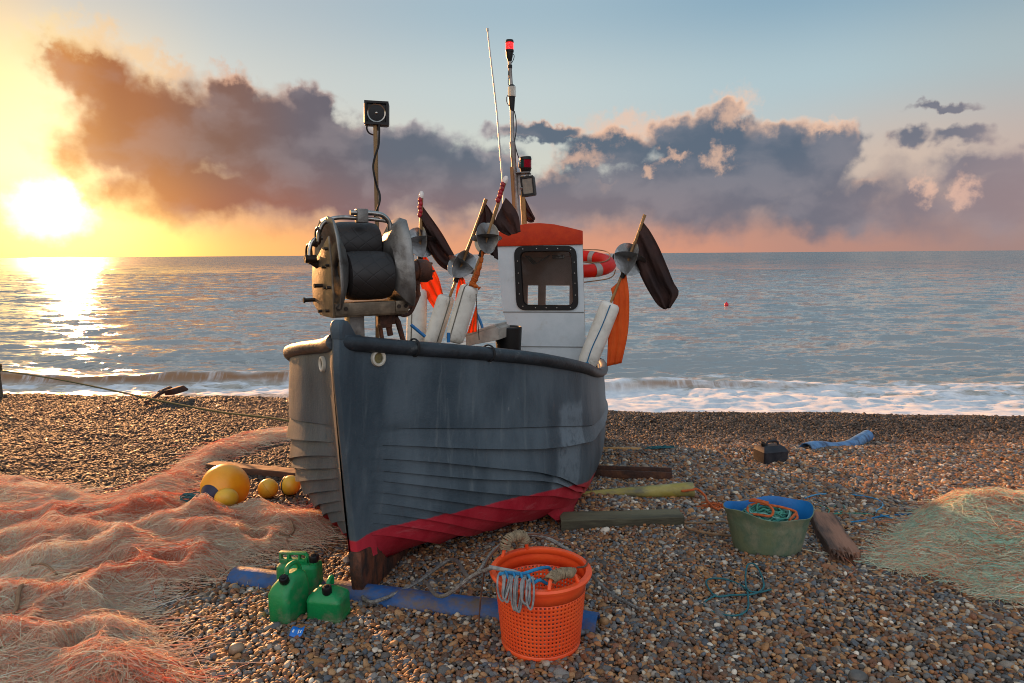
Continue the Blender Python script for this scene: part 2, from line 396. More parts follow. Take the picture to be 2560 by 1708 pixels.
PEB = None
def pebbles():
    global NT, PEB
    mat, b = newmat('pebble stone'); v = coord()
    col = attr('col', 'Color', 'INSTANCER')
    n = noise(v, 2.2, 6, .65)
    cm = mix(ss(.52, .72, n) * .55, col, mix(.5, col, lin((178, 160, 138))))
    cm = mix(ss(.5, .3, noise(v, 5, 4, .6)) * .35, cm, mix(.6, cm, lin((40, 34, 32))))
    put(b.inputs['Base Color'], cm); put(b.inputs['Roughness'], .42 + n * .3); b.inputs['Specular IOR Level'].default_value = .3
    put(b.inputs['Normal'], bumpn(noise(v, 7, 4), .25, .1))
    pc = bpy.data.collections.new('pebble shapes')
    rr = np.random.default_rng(5)
    for k in range(10):
        bm = bmesh.new(); bmesh.ops.create_icosphere(bm, subdivisions=3 if k < 0 else 2, radius=1)
        ph = rr.random(9) * 6.28; fr = rr.uniform(.8, 2.0, 9); am = rr.uniform(.03, .13, 9)
        cut = Vector(rr.normal(size=3)).normalized(); cd = rr.uniform(.5, .9)
        for w in bm.verts:
            p = w.co.copy(); s = 1
            for j in range(3): s += am[3 * j] * sin(p[j] * fr[3 * j] * 2 + ph[3 * j]) + am[3 * j + 1] * sin(p[(j + 1) % 3] * fr[3 * j + 1] * 2.2 + p[j] + ph[3 * j + 1])
            w.co = p * s
            if k % 3 == 0:
                dd = w.co.dot(cut)
                if dd > cd: w.co -= cut * (dd - cd) * .8
        me = bpy.data.meshes.new('pebble'); bm.to_mesh(me); bm.free(); me.materials.append(mat)
        me.polygons.foreach_set('use_smooth', [True] * len(me.polygons))
        o = bpy.data.objects.new('pebble', me); pc.objects.link(o)
    P = []
    for (y0, y1, s) in ((1.75, 4.6, .0185), (4.6, 7.4, .0235), (7.4, 14.6, .030)):
        gy = np.arange(y0, y1, s)
        for i, yy in enumerate(gy):
            w = .83 * yy + 1.5
            gx = np.arange(-w, w, s) + (i % 2) * s * .5
            P.append(np.stack([gx, np.full_like(gx, yy), np.full_like(gx, s)], 1))
    P = np.concatenate(P); N = len(P)
    P[:, :2] += rr.uniform(-.5, .5, (N, 2)) * P[:, 2:3] * .95
    ycr = np.interp(P[:, 0], CXS, CYS) + .55
    P = P[P[:, 1] < ycr]; N = len(P)
    s = P[:, 2]
    size = s * .58 * np.exp(rr.normal(0, .27, N))
    big = rr.random(N) < .012; size[big] *= rr.uniform(1.35, 2.0, big.sum())
    fine = np.clip((P[:, 1] - 6.7) / .8, 0, 1) * np.clip((P[:, 0] - .4) / 1.2, 0, 1); size *= 1 - .22 * fine
    size = np.minimum(size, .038)
    lift = (fbm(P[:, 0] * 6, P[:, 1] * 6, 3) - .42) * .03
    z = gnp(P[:, 0], P[:, 1]) + lift + rr.normal(0, .0035, N) - size * .15
    scl = np.stack([size * rr.uniform(.95, 1.5, N), size * rr.uniform(.8, 1.1, N), size * rr.uniform(.5, .85, N)], 1)
    rot = np.stack([rr.normal(0, .38, N), rr.normal(0, .38, N), rr.uniform(0, 6.28, N)], 1)
    pal = np.array([lin(c) for c in ((142, 96, 60), (118, 84, 60), (96, 72, 58), (160, 122, 86), (128, 112, 98), (108, 104, 102), (98, 100, 104), (84, 89, 97), (150, 140, 130), (176, 160, 140), (64, 58, 56), (136, 90, 62), (120, 80, 60), (196, 184, 170), (90, 84, 80), (150, 108, 70))])
    wts = np.array([9, 10, 9, 7, 8, 8, 7, 5, 5, 4, 6, 6, 4, 2.0, 8, 8]); wts /= wts.sum()
    ci = rr.choice(len(pal), N, p=wts); col = pal[ci] * rr.uniform(.8, 1.5, (N, 1)) * np.array([[1.01, 1.0, .96]])
    # finer, browner shingle towards the crest; backlit shade put into the colour, deepest left
    darkened = np.clip((P[:, 1] - np.where(P[:, 0] < 0, 4.3, 6.6)) / 1.8, 0, 1)[:, None]
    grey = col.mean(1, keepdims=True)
    col = col * (1 - darkened) + darkened * (np.array([[1.2, .84, .62]]) * grey * np.where(P[:, :1] < 0, .15, .40))
    me = bpy.data.meshes.new('shingle'); me.vertices.add(N); me.vertices.foreach_set('co', np.stack([P[:, 0], P[:, 1], z], 1).astype(np.float32).ravel())
    for nm, ty, arr, key in (('scl', 'FLOAT_VECTOR', scl, 'vector'), ('rot', 'FLOAT_VECTOR', rot, 'vector'), ('idx', 'INT', rr.integers(0, 10, N), 'value')):
        a = me.attributes.new(nm, ty, 'POINT'); a.data.foreach_set(key, np.ascontiguousarray(arr, np.int32 if ty == 'INT' else np.float32).ravel())
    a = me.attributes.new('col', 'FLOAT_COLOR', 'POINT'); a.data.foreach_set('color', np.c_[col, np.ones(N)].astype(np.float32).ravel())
    o = bpy.data.objects.new('shingle', me); COL.objects.link(o); me.materials.append(mat)
    tag(o, 'rounded brown grey and blue pebbles covering the beach', 'shingle', kind='stuff')
    gt = bpy.data.node_groups.new('scatter pebbles', 'GeometryNodeTree')
    gt.interface.new_socket('Geometry', in_out='INPUT', socket_type='NodeSocketGeometry'); gt.interface.new_socket('Geometry', in_out='OUTPUT', socket_type='NodeSocketGeometry')
    nd = gt.nodes; gi = nd.new('NodeGroupInput'); go = nd.new('NodeGroupOutput'); ip = nd.new('GeometryNodeInstanceOnPoints'); ci_ = nd.new('GeometryNodeCollectionInfo')
    ci_.inputs['Collection'].default_value = pc; ci_.inputs['Separate Children'].default_value = True; ci_.inputs['Reset Children'].default_value = True
    ip.inputs['Pick Instance'].default_value = True
    def na(nm, ty):
        n = nd.new('GeometryNodeInputNamedAttribute'); n.data_type = ty; n.inputs['Name'].default_value = nm; return n.outputs['Attribute']
    lk = gt.links.new
    lk(gi.outputs[0], ip.inputs['Points']); lk(ci_.outputs[0], ip.inputs['Instance']); lk(na('idx', 'INT'), ip.inputs['Instance Index'])
    e2r = nd.new('FunctionNodeEulerToRotation'); lk(na('rot', 'FLOAT_VECTOR'), e2r.inputs[0]); lk(e2r.outputs[0], ip.inputs['Rotation'])
    lk(na('scl', 'FLOAT_VECTOR'), ip.inputs['Scale']); lk(ip.outputs[0], go.inputs[0])
    md = o.modifiers.new('scatter', 'NODES'); md.node_group = gt
    PEB = mat
    return mat
pebbles()

def shore_y(x): return 14.6 - .22 * x        # where the swash meets the shingle
def sea():
    global NT
    ys = np.concatenate([np.arange(11.5, 24, .06), 24 * np.exp(np.arange(0, math.log(140 / 24), .0055)), 140 * np.exp(np.arange(.03, math.log(30000 / 140), .03))])
    tx = np.tan(np.linspace(radians(-58), radians(58), 560))
    Y, T = np.meshgrid(ys, tx, indexing='ij'); X = T * (Y + 3)
    dy = np.gradient(ys)[:, None]; Z = np.zeros_like(X); DXY = np.zeros_like(X)
    rr = np.random.default_rng(2)
    shore = 14.8 - .2 * np.clip(X, -14, 14); dist = Y - shore           # metres seaward of the swash edge
    calm = np.clip((dist + .5) / 4.5, .12, 1)
    for k in range(70):
        lam = .3 * 20 ** rr.random(); th = rr.normal(0, .34) + (0 if k % 4 else .4); kk = 2 * pi / lam
        amp = .0068 * lam ** .55 * rr.uniform(.5, 1.1)
        fade = np.clip(1.4 - 2.8 * dy / lam, 0, 1) * np.clip(1.5 - .9 * (X / (Y + 3)) ** 2 * 0 - (dy * 0), 0, 1)
        phs = kk * (X * sin(th) + Y * cos(th)) + rr.random() * 6.28
        s = np.sin(phs); Z += amp * fade * calm * (s + .3 * np.cos(2 * phs))
    # the breaker: a steep-fronted ridge that rises and dies along the shore
    bl = 17.6 - .13 * np.clip(X, -8, 6) + .5 * (fbm(X * .35 + 5, X * 0 + 2.0, 3) - .45) * 2
    e = Y - bl
    ampb = .34 * (.72 + .5 * (fbm(X * .5 + 3, X * 0 + 7.7, 3) - .45) * 2) * np.where(X < 1.0, .95, .62) * (1 - .75 * np.clip((X - 4.5) / 3.5, 0, 1)) * np.clip((X + 30) / 8, 0, 1)
    prof = np.where(e < 0, np.exp(-(e / .22) ** 2), np.exp(-(e / 1.2) ** 2))
    ridge = ampb * prof; Z += ridge
    front = np.clip(np.where(e < .12, np.exp(-((e + .14) / .22) ** 2), 0), 0, 1) * np.clip(ampb / .2, 0, 1)
    # a second low swell further out
    bl2 = 23.5 + .05 * X; Z += .16 * np.exp(-((Y - bl2) / .9) ** 2) * (1 - np.clip((X + 1) / 4, 0, 1))
    rough = fbm(X * 2.2, Y * 2.2, 4) - .45
    white = np.clip(1 - np.abs(e + .9) / 1.8, 0, 1)
    Z += rough * .14 * white + .05 * (fbm(X * 5, Y * 5, 3) - .45) * np.clip(1 - dist / 5, 0, 1)
    Z = SEA + Z
    foam = np.clip(1.2 - np.abs(dist - 1.2) / 3.8, 0, 1)
    foam = np.where(e > .3, np.maximum(0, .66 - (e - .3) / 3.0), np.maximum(foam, .74))
    lx = np.clip((-X - .5) / 3, 0, 1); foam = np.clip(foam * (1 - np.where(e < -.5, .30, .42) * lx), 0, 1.0); ampb2 = 0
    dx = np.where(ridge > 0, -ridge * .55 * np.clip(e + .6, 0, .8), 0)   # lean the crest towards the shore
    Yd = Y + dx
    n, m = X.shape; I = np.arange(n * m).reshape(n, m)
    Q = np.stack([I[:-1, :-1], I[:-1, 1:], I[1:, 1:], I[1:, :-1]], -1).reshape(-1, 4)
    mat, b = newmat('sea water'); v = coord()
    px, py, pz = sep(v); dist_n = vm('LENGTH', v)
    fo = attr('foam'); fr = attr('front')
    # ripples at three scales; the finest fade with distance
    gn = NT.nodes.new('ShaderNodeNewGeometry'); H5 = Vector((.5, .5, .5))
    t1 = vm('SUBTRACT', noise(vmap(v, (.55, 1.0, 1)), 1.5, 3, .6, color=True), H5); t2 = vm('SUBTRACT', noise(vmap(v, (.6, 1.0, 1)), 6.0, 3, .6, color=True), H5); t3 = vm('SUBTRACT', noise(vmap(v, (.5, .9, 1)), .2, 3, .6, color=True), H5)
    tilt = vm('ADD', vm('ADD', vscale(t1, 1.15), vscale(t2, .95)), vscale(t3, .95)); gust = .55 + noise(vmap(v, (.35, 1, 1)), .06, 4, .55) * .95
    tilt = vscale(vm('MULTIPLY', vscale(tilt, gust), Vector((.22, 1.0, 0))), (1.0 - fr * .6) * (1.0 + ss(60, 170, dist_n) * .9))
    put(b.inputs['Normal'], vm('NORMALIZE', vm('ADD', S(gn.outputs['Normal']), tilt)))
    swirl = vm('ADD', v, vscale(vm('SUBTRACT', noise(v, .9, 4, .6, color=True), Vector((.5, .5, .5))), 1.1))
    lace = voro(vmap(swirl, (.7, 1.3, 0)), 1.9, 'SMOOTH_F1'); lace2 = voro(vmap(swirl, (.8, 1.5, 0)), 5.2)
    fb = noise(vmap(v, (.45, 1.2, 0)), 1.6, 8, .64)
    fm = fo * 1.15 + (lace * .55 + lace2 * .3 - .42) + (fb - .5) * 1.5
    streak = noise(vmap(v, (3.2, .4, .4)), 2.6, 6, .62); patch = noise(vmap(v, (1, .6, .2)), .75, 4, .6)
    ff = ss(.50, .68, streak * .55 + patch * .62 - .06)
    fmask = ss(.5, .92, fm)
    fmask = mix(fr, fmask, ff * .62)
    deep = mix(ss(.15, .8, fo), lin((140, 146, 148)), lin((158, 152, 142)))
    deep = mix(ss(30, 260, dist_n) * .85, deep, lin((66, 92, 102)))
    water = mix(fr * .9, deep, lin((132, 92, 54)))
    foamc = mix(ss(.3, .75, noise(v, 3.5, 6, .62)), lin((196, 204, 214)), lin((232, 232, 232)))
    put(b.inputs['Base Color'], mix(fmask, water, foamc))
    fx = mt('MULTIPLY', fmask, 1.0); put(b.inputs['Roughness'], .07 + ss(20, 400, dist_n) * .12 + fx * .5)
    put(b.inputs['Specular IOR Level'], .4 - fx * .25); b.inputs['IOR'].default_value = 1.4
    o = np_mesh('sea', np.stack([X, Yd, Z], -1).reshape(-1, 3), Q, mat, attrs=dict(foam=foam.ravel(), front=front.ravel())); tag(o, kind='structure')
sea()
# ------------------------------------------------------------------ the boat
TH, PH = .197, .105; BO = Vector((-.891, 3.165, -.141))
BM = Matrix.Translation(BO) @ (Matrix.Rotation(-TH, 3, 'Z') @ Matrix.Rotation(-PH, 3, 'X')).to_4x4()
BI = BM.inverted()
def bl(u, v, ys):
    """boat coordinates of the point seen at (u, v) on the athwartships plane ys metres aft of the bow"""
    o = BI @ CP; d = BI.to_3x3() @ ray(u, v); return o + d * ((ys - o.y) / d.y)
def herm(xk, yk, x):
    n = len(xk); d = [(yk[i + 1] - yk[i]) / (xk[i + 1] - xk[i]) for i in range(n - 1)]
    m = [d[0]] + [0 if d[i - 1] * d[i] <= 0 else 2 * d[i - 1] * d[i] / (d[i - 1] + d[i]) for i in range(1, n - 1)] + [d[-1]]
    i = 0
    while i < n - 2 and x > xk[i + 1]: i += 1
    h = xk[i + 1] - xk[i]; t = (x - xk[i]) / h
    return (2 * t ** 3 - 3 * t * t + 1) * yk[i] + (t ** 3 - 2 * t * t + t) * h * m[i] + (3 * t * t - 2 * t ** 3) * yk[i + 1] + (t ** 3 - t * t) * h * m[i + 1]
def hs(s, v):
    b = herm([0, .25, .6, 1.1, 1.8, 2.8, 4, 5.2], [.02, .17, .52, .858, 1.089, 1.1, 1.06, .95], s)
    zs = herm([0, 1, 2, 3, 4, 5.2], [1.434, 1.326, 1.19, 1.117, 1.095, 1.1], s); zk = herm([0, .4, 1.2, 3, 5.2], [.16, .14, .1, .1, .2], s)
    k = sst(0, 2.2, s); c1 = .952 + .204 * k; d1 = .227 - .217 * k; d2 = .261 - .159 * k; e2 = 1.092 - .066 * k; h = zs - zk
    x = 3 * v * (1 - v) ** 2 * b * c1 + 3 * v * v * (1 - v) * b * e2 + v ** 3 * b
    z = zk + h * (3 * v * (1 - v) ** 2 * d1 + 3 * v * v * (1 - v) * d2 + v ** 3)
    y = s + .257 * max(0, min(1, (1.3 - z) / 1.3)) * math.exp(-s / 1.5)
    return Vector((x, y, z))
def hn(s, v):
    a = hs(min(s + .01, 5.2), v) - hs(max(s - .01, 0), v); b = hs(s, min(1, v + .01)) - hs(s, max(0, v - .01))
    n = b.cross(a); n.normalize(); return n if n.x > 0 else -n
_grid = [(s * .02, v * .0125, Vector(BM @ hs(s * .02, v * .0125))) for s in range(0, 200) for v in range(2, 81)]
_pg = [(s, v, proj(p)) for s, v, p in _grid]
_gridm = [(s * .02, v * .0125, BM @ Vector((-1 * hs(s * .02, v * .0125).x, hs(s * .02, v * .0125).y, hs(s * .02, v * .0125).z))) for s in range(0, 45) for v in range(2, 81)]
_pgm = [(s, v, proj(p)) for s, v, p in _gridm]
def on_hull(u, vv, star=False):
    s, v, _ = min(_pgm if star else _pg, key=lambda q: (q[2][0] - u) ** 2 + (q[2][1] - vv) ** 2); return s, v
_Z = lambda pts: sorted(on_hull(680 + .4465 * x, 800 + .4465 * y) for x, y in pts)
LINES = [_Z(l) for l in (
    [(500, 612), (940, 615), (1300, 612), (1640, 590)],
    [(480, 700), (940, 712), (1300, 725), (1640, 695), (1800, 640)],
    [(570, 770), (940, 797), (1200, 808), (1600, 795), (1750, 760)],
    [(570, 835), (940, 880), (1300, 898), (1600, 885)],
    [(570, 890), (940, 945), (1300, 975), (1500, 975), (1640, 955)],
    [(580, 950), (800, 990), (1000, 1020), (1250, 1045), (1500, 1045)],
    [(580, 1005), (800, 1055), (1000, 1085), (1250, 1110), (1450, 1110)],
    [(590, 1070), (800, 1105), (1000, 1140), (1200, 1165)],
    [(590, 1120), (800, 1155), (1000, 1190), (1100, 1205)],
    [(600, 1185), (750, 1212), (900, 1236)])]
def edges(s):
    """heights (as fractions of the girth) of the plank laps at a station, lowest first"""
    e = []
    for l in LINES:
        m = sum(v for _, v in l) / len(l)
        if s <= l[0][0]: v = l[0][1]
        elif s >= l[-1][0]:
            v = l[-1][1] + (l[-1][1] - l[-2][1]) / max(.2, l[-1][0] - l[-2][0]) * min(.3, s - l[-1][0]) * .5
        else:
            for a, b in zip(l, l[1:]):
                if a[0] <= s <= b[0]: v = a[1] + (b[1] - a[1]) * (s - a[0]) / max(1e-6, b[0] - a[0]); break
        e.append(v)
    e = e[::-1]; e[0] = max(e[0], .05)
    for i in range(1, len(e)): e[i] = max(e[i], e[i - 1] + .03)
    return e
_es = [edges(i * .08) for i in range(66)]
def edges_s(s):
    i = s / .08; r = []
    for k in range(len(LINES)):
        r.append(sum(_es[min(65, max(0, int(i) + j))][k] for j in range(-4, 5)) / 9)
    return r
boat = empty('fishing_boat', BM, 'dark grey clinker fishing boat with red bottom and small white cabin on the shingle', 'boat')

def hull_mat():
    global NT
    m, b = newmat('hull paint'); v = coord(); x, y, z = sep(v)
    marks = sorted((hs(*on_hull(*q)).y, hs(*on_hull(*q)).z) for q in ((917, 1338), (1037, 1302), (1126, 1282), (1238, 1255), (1327, 1233), (1412, 1206), (1488, 1172)))
    marks = [(0.0, marks[0][1] - .03)] + marks + [(5.3, marks[-1][1] + .03)]
    print('waterline', [(round(a, 2), round(b, 2)) for a, b in marks])
    zl, _, _ = sep(ramp(y / 5.3, [(a / 5.3, (b, b, b)) for a, b in marks]))
    zl = zl - ss(.0, -.2, x) * .12
    # weathered slate paint
    n1 = noise(vmap(v, (1, 1, .35)), 3.5, 8, .62); n2 = noise(vmap(v, (9, 9, .7)), 2.2, 6, .6); n3 = noise(v, 16, 8, .7)
    c = mix(ss(.35, .68, n1), lin((53, 67, 77)), lin((79, 92, 101)))
    c = mix(ss(.55, .75, n2) * .4, c, lin((104, 114, 118)))
    c = mix(ss(2.3, 3.3, y) * .55, c, lin((112, 124, 132)))
    c = mix(ss(.66, .74, n3) * .5, c, lin((140, 146, 146)))
    # scratches and dried salt on the flare
    # repaired patch
    q1, q2 = hs(*on_hull(1395, 1075)), hs(*on_hull(1452, 1075)); zt, zb = hs(*on_hull(1425, 1012)).z, hs(*on_hull(1425, 1160)).z
    wob = (noise(v, 9, 5) - .5) * .1
    pm = mt('MULTIPLY', ss(q1.y - .03, q1.y + .03, y + wob) * ss(q2.y + .03, q2.y - .03, y + wob), ss(zb - .04, zb + .04, z + wob) * ss(zt + .03, zt - .03, z + wob))
    pm = pm * ss(-.2, .0, x) * ss(.25, .55, n3)
    sc = ss(.70, .76, noise(vmap(v, (1.5, 1.5, 7)), 12, 7, .7)); c = mix(sc * .5, c, lin((150, 152, 150)))
    rs = ss(.60, .78, noise(vmap(v, (7, 7, .5)), 1.6, 6, .6)) * ss(.5, .7, noise(v, 5, 5, .6)); c = mix(rs * .45, c, lin((96, 72, 56)))
    c = mix(pm * .45, c, lin((128, 142, 152)))
    red = mix(ss(.35, .7, n1), lin((158, 20, 40)), lin((184, 48, 62))); red = mix(ss(.55, .75, noise(vmap(v, (1, .6, 3)), 6, 7, .66)) * .5, red, lin((196, 112, 116)))
    rm = ss(.006, -.006, z - zl + (noise(v, 30, 4) - .5) * .012)
    c = mix(rm, c, red)
    put(b.inputs['Base Color'], c); put(b.inputs['Roughness'], .36 + n1 * .22); b.inputs['Specular IOR Level'].default_value = .3
    hb = noise(v, 55, 5, .6) * .5 + noise(vmap(v, (1, 1, .5)), 9, 4) * 1.2 + noise(v, 180, 3) * .25
    put(b.inputs['Normal'], bumpn(hb, .55, .008))
    return m
HM = hull_mat()
def hull():
    ss_ = [0, .02, .05, .09, .14, .2] + [.27 + .08 * i for i in range(12)] + [1.25 + .14 * i for i in range(29)]; ss_ = [s for s in ss_ if s < 5.2] + [5.2]
    mb = MB(); A = .030
    def column(s):
        """(v, offset) up the girth, with a step at every lap"""
        E = edges_s(s); fade = sst(.12, .55, s); out = []
        for i in range(3): out.append((E[0] * i / 3, 0))
        for i, e in enumerate(E):
            top = E[i + 1] if i + 1 < len(E) else 1.0; k = A * fade * (.35 if i == len(E) - 1 else 1)
            lo = out[-1][1]
            out.append((e - .0016, 0 if i else 0)); out.append((e + .0012, k))
            n = 4 if i + 1 < len(E) else 8
            for j in range(1, n):
                t = j / n; out.append((e + (top - e) * t, k * (1 - t) if i + 1 < len(E) else k * (1 - sst(0, .8, t))))
        out.append((1.0, 0)); return out
    for sg in (1, -1):
        P = []
        for s in ss_:
            row = []
            for v, o_ in column(s):
                p = hs(s, v) + hn(s, v) * (o_ + .0035 * sin(s * 7 + v * 23) * sin(v * 31 - s * 3) * sst(.1, .4, s)); row.append((sg * p.x, p.y, p.z))
            P.append(row)
        mb.grid(P, flip=(sg < 0))
        P2 = [[(sg * max(0, hs(s, v).x - .05), hs(s, v).y, hs(s, v).z) for v in (.3, .5, .7, .85, 1)] for s in ss_]; mb.grid(P2, flip=(sg > 0))
        mb.grid([[P2[i][-1], P[i][-1]] for i in range(len(ss_))], flip=(sg > 0))
    tr = [hs(5.2, i / 20) for i in range(21)]
    mb.grid([[(p.x, p.y, p.z), (-p.x, p.y, p.z)] for p in tr])
    o = mb.build('hull', HM, boat, smooth=28)
    dk = MB()
    dk.grid([[(sg * max(.0, hs(s, .72).x - .03), hs(s, .72).y, .58 + .12 * max(0, 1.5 - s)) for sg in (1, -1)] for s in ss_])
    dk.build('deck', pmat('deck paint', (92, 96, 96), (70, 74, 76), 6, .7, bump=.3), boat)
hull()
M_RAIL = pmat('rail paint', (34, 39, 44), (48, 55, 62), 7, .44, spec=.35, bump=.5, bscale=26, c3=(96, 100, 100), dirt=.66, dscale=11)
def rail():
    mb = MB(); pts = []
    sl = [.0, .1, .2, .35, .5, .7, .9] + [1.1 + .2 * i for i in range(21)]
    for sg in (1, -1):
        q = [hs(s, 1) for s in sl]
        P = [Vector((sg * (p.x + .004), p.y, p.z - .004)) for p in q]; P[0].x = sg * .01
        # squarish rubbing bar with a rounded outer face
        mb.tube(P, .040, 12)
    p = hs(5.2, 1); mb.tube([(p.x, p.y - .1, p.z), (p.x * .9, p.y + .01, p.z), (-p.x * .9, p.y + .01, p.z), (-p.x, p.y - .1, p.z)], .043, 10)
    mb.build('rubbing_rail', M_RAIL, boat)
    mt_ = pmat('black cord', (26, 26, 28), rough=.8)
    for (u, v) in ((1037, 861), (1216, 868)):
        s, _ = on_hull(u, v + 20); p = hs(s, 1); t = (hs(s + .05, 1) - hs(s - .05, 1)).normalized(); a = Vector((0, 0, 1)); bb = t.cross(a).normalized()
        mb = MB()
        for dz in (0, .007): mb.tube([p + t * (dz + .01 * sin(2 * pi * i / 20)) + (a * cos(2 * pi * i / 20) + bb * sin(2 * pi * i / 20)) * .047 for i in range(20)], .004, 6, closed=True)
        mb.build('lashing', mt_, boat)
rail()
def stem():
    mb = MB(); rows = []
    zt = hs(0, 1).z
    for i in range(25):
        v = i / 24; z = .27 + (zt + .03 - .27) * v
        y = .257 * max(0, (1.3 - z) / 1.3) - .035 + .04 * (1 - v) ** 2; w = .026 - .004 * sin(v * 3)
        X = .02; rows.append([(X - w - .036, y + .15, z), (X - w - .004, y + .012, z), (X - w * .6, y, z), (X + w * .6, y, z), (X + w, y + .01, z), (X + w + .03, y + .16, z)])
    for dz, w, y0, y1 in ((.012, .036, -.04, .13), (.03, .037, -.046, .12), (.055, .039, -.05, .085), (.078, .039, -.048, .055), (.095, .034, -.042, .035), (.104, .02, -.03, .01)):
        w *= .82; rows.append([(X - w, y1, zt + dz), (X - w, y0 + .012, zt + dz), (X - w * .6, y0, zt + dz), (X + w * .6, y0, zt + dz), (X + w, y0 + .012, zt + dz), (X + w, y1, zt + dz)])
    V = mb.grid(rows, cv=True); mb.f(V[-1]); mb.f(V[0][::-1])
    mb.build('stem_post', HM, boat, recalc=True)
    wood = pmat('sodden timber', (112, 66, 42), (74, 46, 32), 7, .62, bump=.9, bscale=22, c3=(26, 20, 18), dirt=.6, dscale=6, stretch=(3, 1, 1))
    mb = MB()
    prof = [(.125, .335), (.135, .2), (.155, .09), (.20, .02), (.33, -.05), (.50, -.05), (1.0, -.03), (1.0, .12), (.66, .16), (.48, .19), (.40, .25), (.375, .34)]
    mb.prism([(-.018, y + .06, z) for y, z in prof], (.084, 0, 0), bev=.012)
    for w in mb.bm.verts: t = max(0, (.34 - w.co.z) / .34); k = sst(.35, .1, w.co.y); w.co.x = .024 + (w.co.x - .024) * (1.12 - .42 * t) * (1 - .35 * k * (1 - t)) + .012 * t
    mb.build('stem_shoe', pmat('rusty stem timber', (104, 56, 34), (60, 36, 26), 9, .65, bump=1, bscale=26, c3=(20, 16, 15), dirt=.54, dscale=9, stretch=(1, 1, .5)), boat)
    mb = MB(); rows = []
    for i in range(40):
        s = .55 + 4.5 * i / 39; k = hs(s, 0).z; y = hs(s, 0).y; rows.append([(-.035, y, k + .05), (-.035, y, k - .10), (.035, y, k - .10), (.035, y, k + .05)])
    V = mb.grid(rows, cv=True); mb.f(V[0]); mb.f(V[-1][::-1]); mb.build('keel', wood, boat, recalc=True)
    for sg in (1, -1):
        mb = MB(); s0, v0 = on_hull(1395, 1262); rows = []
        for i in range(14):
            s = s0 + 1.7 * i / 13; p = hs(s, v0); q = hs(s, max(.02, v0 - .085)); d = .19 * sst(-.05, .25, i / 13) + .06
            mid = (p + q) / 2 + Vector((.05, 0, -d)); rows.append([(sg * (p.x + .0), p.y, p.z + .01), (sg * (mid.x + .018), mid.y, mid.z), (sg * (mid.x - .018), mid.y, mid.z - .004), (sg * q.x, q.y, q.z + .01)])
        V = mb.grid(rows, cv=True); mb.f(V[0]); mb.f(V[-1][::-1]); mb.build('bilge_keel', HM, boat, recalc=True, smooth=20)
stem()
M_WPL = pmat('old white plastic', (205, 200, 186), (180, 174, 160), 14, .45)
def hawse():
    for (u, v, st) in ((947, 899, False), (807, 906, True)):
        s, vv = on_hull(u, v, st); p = hs(s, vv); n = hn(s, vv)
        if st: p.x *= -1; n.x *= -1
        M = Matrix.Translation(p + n * .004) @ n.to_track_quat('Z', 'Y').to_matrix().to_4x4()
        mb = MB(); mb.lathe([(.027, -.004), (.028, .009), (.033, .014), (.041, .012), (.044, .002), (.044, -.006)], 36, M, cap=False)
        o = mb.build('fairlead', M_WPL, boat)
        mb = MB(); mb.lathe([(.001, -.001), (.028, .001)], 24, M, cap=False); mb.build('lining', pmat('stained lining', (120, 108, 66), (70, 66, 50), 30, .8, bump=.6), o)
hawse()

